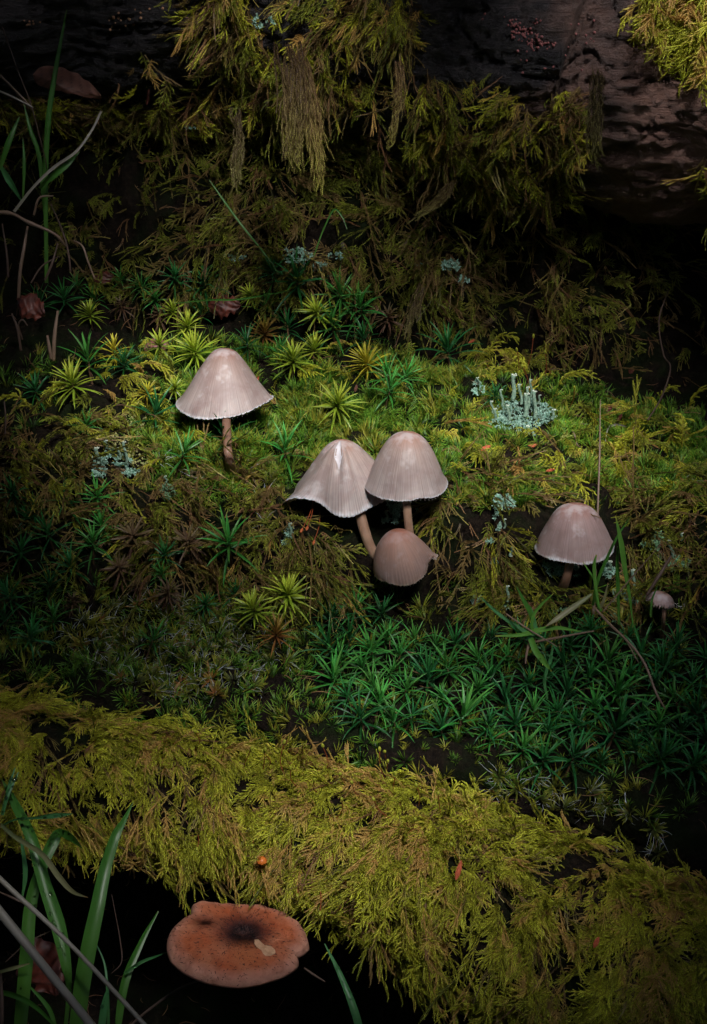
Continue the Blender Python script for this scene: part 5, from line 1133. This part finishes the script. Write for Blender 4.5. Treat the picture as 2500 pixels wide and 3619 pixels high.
R([(1935, 2470), (1925, 2400), (1945, 2330), (1955, 2280)], [8, 14, 14, 4], 'grass_b', -2.6, -2.7); R([(2118, 2150), (2106, 2080), (2100, 2000), (2108, 1960)], [10, 14, 14, 6], 'grass_y', -2.3, -2.5)
stalk('reddish_straw', 'slender straight reddish-brown stalk rising behind the grey-brown mushroom', 'stalk', [(2098, 2170, -1), (2108, 1980, -.2), (2114, 1780, .3), (2120, 1600, .6), (2122, 1412, .8)], [10, 9, 8, 7, 2], 'straw')
for p, w, l in [([(2103, 2150), (2160, 2210), (2212, 2260), (2275, 2338), (2320, 2450), (2352, 2505)], 9, 'long reddish-brown straw running down right over the dark green patch'), ([(1884, 2270), (1990, 2250), (2100, 2230)], 8, 'brown straw lying level behind the crossed grass blades'),
                ([(1790, 2170), (1870, 2225), (1970, 2285)], 6, 'short brown straw sloping behind the crossed grass blades'), ([(2129, 2165), (2230, 2045), (2335, 1925)], 5, 'fine red straw rising to the right behind the tall grass blade'),
                ([(1872, 2268), (1862, 2310), (1858, 2345)], 9, 'short rust straw hanging below the crossed blades'), ([(2215, 2265), (2245, 2320), (2260, 2345)], 5, 'tiny forked straw beside the long reddish one')]:
    f0 = -2.6; stalk('dry_straw', l, 'stalk', [(x, y, f0 - .35 * i) for i, (x, y) in enumerate(p)], [w] * (len(p) - 1) + [w * .5], 'straw')
stalk('dry_straw', 'flat grey dry strip leaning right above the tall lichen stalk', 'stalk', [(2285, 2105, -1.2), (2330, 2035, -1.2), (2372, 1965, -1)], [9, 14, 7], 'straw_dark')

# ------------------------------------------------------------------ dead leaves and scraps
def m_dead(name, a, b_):
    m, nt, b, out = newmat(name); t = tint(nt); n1 = noise(nt, 3, 4, .6, nt.nodes.new('ShaderNodeTexCoord').outputs['Object'])
    c = mixc(nt, ramp(nt, n1, [(.35, (0, 0, 0)), (.65, (1, 1, 1))]), a, b_); c = mixc(nt, math_(nt, 'MULTIPLY', t[2], .95), c, tuple(x * .45 for x in b_))
    nt.links.new(c, b.inputs['Base Color']); b.inputs['Roughness'].default_value = .5; return m
M['dead'] = m_dead('dead_leaf_tan', (.27, .12, .085), (.17, .075, .055)); M['deadred'] = m_dead('dead_leaf_red', (.16, .035, .02), (.07, .02, .015)); M['deadpink'] = m_dead('dead_leaf_pink', (.42, .15, .14), (.30, .10, .08)); M['orangebit'] = m_dead('orange_scale', (.62, .16, .07), (.50, .10, .05))
def leaf(name, label, P0, P1, w, mat, curl=.8, bend=.2, wave=.06, nvein=8, normal=None, cat='leaf', asym=1.0):
    P0, P1 = np.array(P0), np.array(P1); L = np.linalg.norm(P1 - P0); X = unit(P1 - P0); Zn = unit(normal if normal is not None else -FV); Y = unit(np.cross(Zn, X)); Zn = np.cross(X, Y); nu, nv = 40, 17; V = []; A = []
    for i in range(nu):
        u = i / (nu - 1); hw = w * (math.sin(math.pi * min(1, u ** (.8 if asym == 1 else .6))) ** .7) * (1 + .05 * math.sin(u * 26)) + .004
        for j in range(nv):
            v = j / (nv - 1) * 2 - 1; th = v * curl; vein = abs(math.sin((u * nvein + abs(v) * .9) * math.pi)); ridge = (1 - vein) ** 3
            hw2 = hw * (1 + (.22 if 'red' in mat else .03) * math.sin(u * 9 + v * 3 + L * 7) * math.sin(u * 23 + L * 5)); y = math.sin(th) / max(curl, .01) * hw2; z = -(1 - math.cos(th)) / max(curl, .01) * hw + bend * math.sin(u * math.pi) * L * .5 + wave * math.sin(u * 7 + v * 2) * w + .05 * ridge * w + (.10 if 'red' in mat else .03) * w * math.sin(u * 11 + v * 5 + L * 3) * math.sin(v * 4 + u * 6)
            V.append(X * u * L + Y * y * (1 if v > 0 else asym) + Zn * z); A.append([u, abs(v), ridge])
    mb = MB(); mb.add(V, [(i * nv + j, i * nv + j + 1, (i + 1) * nv + j + 1, (i + 1) * nv + j) for i in range(nu - 1) for j in range(nv - 1)], A)
    return tag(link(name, mb.mesh(name, M[mat], True), None, P0), label, cat)
leaf('dead_leaf', 'curled brown dead beech leaf lying on the trunk ledge at top left', W(118, 268, 2.7), W(360, 345, 2.5), .62, 'dead', .7, .10, .10, 7, normal=UV * .15 - FV * 1.0 + RV * .1, asym=.35)
leaf('dead_leaf', 'dark red dead leaf standing among the moss stars in the hollow', W(735, 1085, hf(790, 1090, .7)), W(852, 1075, hf(790, 1090, .9)), .40, 'deadred', .7, .1, .1, 5)
leaf('dead_leaf', 'round pink dead leaf behind the haircap plant left of the lone mushroom', W(510, 1235, hf(560, 1225, .25)), W(610, 1225, hf(560, 1225, .25)), .36, 'deadpink', .9, .15, .05, 5)
leaf('dead_leaf', 'dark red crumpled leaf in the shade at the left edge', W(60, 1060, 2.6), W(160, 1110, 2.4), .45, 'deadred', .9, .2, .2, 5)
leaf('dead_leaf', 'small dark red leaf among the upper left moss stars', W(330, 990, hf(360, 985, .5)), W(400, 975, hf(360, 985, .5)), .26, 'deadred', .7, .1, .1, 4)
leaf('dead_leaf', 'dim red leaf scrap deep behind the broad grass blades', W(100, 3320, -7.5), W(200, 3520, -7.5), .6, 'deadred', .6, .1, .15, 5)
for k, (x0, y0, x1, y1, w, m, l) in enumerate([(1855, 1586, 1902, 1568, .07, 'orangebit', 'orange bud scale on the frond below the big lichen'), (1700, 1592, 1735, 1575, .08, 'orangebit', 'dull orange scale left of the frond below the big lichen'), (2132, 1455, 2166, 1436, .13, 'deadred', 'pinkish red scale standing at the back right of the ledge'),
        (2180, 1490, 2200, 1462, .07, 'deadred', 'small red scale right of the larger pinkish one'), (1655, 1215, 1678, 1200, .05, 'orangebit', 'tiny orange scale on the brown tangle behind the ledge'), (1930, 1665, 1962, 1658, .05, 'orangebit', 'orange capsule-like scale on the moss above the right mushroom'),
        (2225, 1320, 2240, 1300, .09, 'deadred', 'dim red scale in the hollow at right'), (520, 370, 528, 310, .06, 'deadred', 'narrow brown scale on the moss left of the hanging tress'), (1612, 3110, 1632, 3040, .07, 'orangebit', 'thin orange scale on the front log moss right of centre'),
        (2100, 3350, 2118, 3310, .07, 'orangebit', 'dim orange scale at lower right of the front log'), (905, 1360, 915, 1330, .04, 'orangebit', 'tiny orange fleck in the green carpet right of the lone mushroom'), (1255, 1385, 1262, 1358, .05, 'dead', 'small brown scale standing in the carpet behind the pair')]):
    f = hf((x0 + x1) / 2, (y0 + y1) / 2, .7 if y0 < 3000 else 1.0); leaf('bud_scale', l, W(x0, y0, f), W(x1, y1, f - .1), w, m, .9, .1, .05, 3, cat='bud scale')
stalk('orange_twig', 'curved orange-red stem on the green ledge below the big lichen', 'stalk', [(1975, 1485), (2000, 1510), (2028, 1530), (2040, 1570), (2052, 1580)], [10, 8, 6, 5, 3], 'straw', off=.6)
stalk('red_twig', 'short dark red twig on the ledge right of the big lichen', 'stalk', [(2015, 1495), (2050, 1498), (2085, 1500)], [7, 6, 5], 'straw_dark', off=.6)
blade('dry_grass', 'pale bent dry blade on the ledge behind the red stalk', 'grass blade', [(2140, 1560), (2150, 1515), (2180, 1500), (2215, 1508)], [4, 6, 9, 4], 'pale_blade', off=.6)

# moss capsules on red stalks
def sporo(x0, y0, x1, y1, bendx, red, label, group, cw=.045):
    f = hf(x0, y0, .3); A = W(x0, y0, f); Bp = W(x1, y1, f - .8); Mi = (A + Bp) / 2 + RV * bendx
    root = empty('moss_capsule', A, label, 'moss capsule', group); mb = MB(); C = cr([A, Mi, Bp], 14) - A; tube(mb, C, .012, 5); link('stalk', mb.mesh('stalk', M['stemred'], True), root)
    mb = MB(); d = unit(C[-1] - C[-2]); tube(mb, [C[-1] - d * .01, C[-1] + d * .04, C[-1] + d * .09, C[-1] + d * .14, C[-1] + d * .17], [.012, cw * .9, cw, cw * .7, .006], 8); link('capsule', mb.mesh('capsule', M['capsule_red' if red else 'capsule'], True), root)
L1, Gp1 = 'small green moss capsule on a red stalk rising from the top of the front log', 'moss capsules on the front log'
for (x0, y0, x1, y1) in [(930, 2735, 935, 2655), (948, 2720, 930, 2660), (1010, 2750, 1000, 2630), (1090, 2700, 1080, 2640), (1150, 2740, 1150, 2642), (1370, 2770, 1345, 2655), (1375, 2700, 1365, 2660), (1365, 2760, 1370, 2695), (1230, 2790, 1200, 2740), (1290, 2830, 1250, 2770),
                         (1385, 2820, 1390, 2740), (1060, 2790, 1030, 2720), (1130, 2810, 1105, 2760), (1390, 2900, 1330, 2830), (1180, 2900, 1215, 2830), (1480, 2850, 1470, 2780), (985, 2700, 985, 2610), (860, 2720, 880, 2650), (1560, 2880, 1550, 2810), (1660, 2830, 1670, 2760),
                         (780, 2700, 790, 2640), (690, 2650, 700, 2590), (1420, 2960, 1470, 2900), (1640, 3060, 1600, 2990)]:
    sporo(x0, y0, x1 + random.uniform(-8, 8), y1, random.uniform(-.12, .12), 0, L1, Gp1)
L2, Gp2 = 'hanging orange moss capsule on a thin stalk under the torn mushroom', 'orange capsules under the torn mushroom'
for (x0, y0, x1, y1) in [(1107, 1768, 1070, 1868), (1107, 1768, 1088, 1860), (1132, 1808, 1112, 1910)]: sporo(x0, y0, x1, y1, .05, 1, L2, Gp2, .04)
L3, Gp3 = 'thin moss capsule standing at the back of the ledge near the big lichen', 'moss capsules behind the big lichen'
for (x0, y0, x1, y1) in [(1830, 1330, 1828, 1242), (1860, 1310, 1885, 1195), (1925, 1340, 1928, 1250), (1760, 1330, 1720, 1290), (2015, 1440, 2030, 1375), (1870, 1380, 1850, 1300)]: sporo(x0, y0, x1, y1, .05, 0, L3, Gp3, .04)
L4, Gp4 = 'tiny hanging moss capsule below the lower edge of the front log moss', 'moss capsules hanging under the front log'
for (x0, y0, x1, y1) in [(700, 2950, 698, 2995), (780, 3100, 785, 3130), (800, 3100, 815, 3145), (890, 2960, 893, 2985), (1050, 3120, 1052, 3160), (915, 3180, 920, 3210), (1130, 3130, 1132, 3220)]: sporo(x0, y0, x1, y1, .03, 0, L4, Gp4, .045)

# hanging tresses on the trunk, each its own thing
M['tress'] = leafmat('tress_moss', (.13, .07, .035), (.24, .17, .06), (.50, .50, .08), rough=.6, var=.5)
M['tress_dim'] = leafmat('tress_moss_dim', (.10, .06, .03), (.17, .14, .05), (.26, .26, .06), rough=.6, var=.5)
def tress(label, pts, width, n, f0, mats=('tress',), seed=0):
    random.seed(seed); P = cr(np.array([W(x, y, f) for x, y, f in pts]), 40); loc = P[0]; root = MB()
    for k in range(n):
        u0 = random.random() ** 1.3 * .7; i0 = int(u0 * 39); l = random.uniform(.25, .55); i1 = min(39 - int(random.random() ** 2 * 9), i0 + int(l * 40)); seg = P[i0:i1 + 1]
        if len(seg) < 5: continue
        a = random.uniform(0, 6.28); r = width * (1 - .55 * u0) * random.random() ** .6; q = np.linspace(0, 1, len(seg))[:, None]; o = np.array([math.cos(a), math.sin(a) * .7, 0]) * r
        flare = random.uniform(-.3, 1.1) if random.random() < .6 else -.6; wob = np.array([.05, .03, 0]) * np.sin(q * random.uniform(3, 9) + a)
        C = seg - loc + o * (1 + flare * q) + wob + np.array([random.uniform(-.12, .12), random.uniform(-.12, 0), 0]) * q ** 2
        cord(root, C, .095, .036, .055, .05 + .55 * u0, .35 + .65 * u0 + .1, 3, random.uniform(.35, .6), .011)
    return tag(link('moss_tress', root.mesh('moss_tress', M[mats[0]]), None, loc), label, 'moss')
tress('long brown-green moss tress hanging from the trunk, left of two strands', [(1015, 150, .6), (1035, 280, .2), (1040, 420, .2), (1040, 540, .3), (1048, 612, .4)], .42, 110, 0, seed=1)
tress('moss strand hanging beside the long tress, right of two strands', [(1060, 200, .8), (1090, 330, .5), (1110, 450, .5), (1125, 560, .6), (1130, 690, .8)], .26, 70, 0, seed=2)
tress('thin moss strand hanging from the trunk under the upper centre cushion', [(1405, 180, .6), (1412, 290, .5), (1405, 380, .6), (1390, 480, .8), (1380, 530, 1)], .12, 26, 0, seed=3)
tress('slim moss strand hanging in the dim hollow left of the long tress', [(838, 380, 1.5), (845, 500, 1.5), (838, 600, 1.6), (840, 690, 1.8)], .2, 30, 0, ('tress_dim',), seed=4)
tress('long brownish strand hanging along the left edge of the bare bark', [(2100, 230, .3), (2110, 330, .0), (2100, 430, .1), (2095, 520, .4), (2120, 600, .9)], .25, 46, 0, ('tress_dim',), seed=5)
tress('dangling moss tail ending above the green ledge, right of centre', [(1500, 1000, 5), (1470, 1080, 4.7), (1450, 1150, 4.6), (1442, 1230, 4.9)], .16, 26, 0, ('tress_dim',), seed=6)
tress('pale feathery spray on the wall right of centre', [(1600, 640, 4.6), (1560, 700, 4), (1520, 735, 3.8), (1440, 790, 3.8)], .25, 40, 0, ('tress_dim',), seed=7)
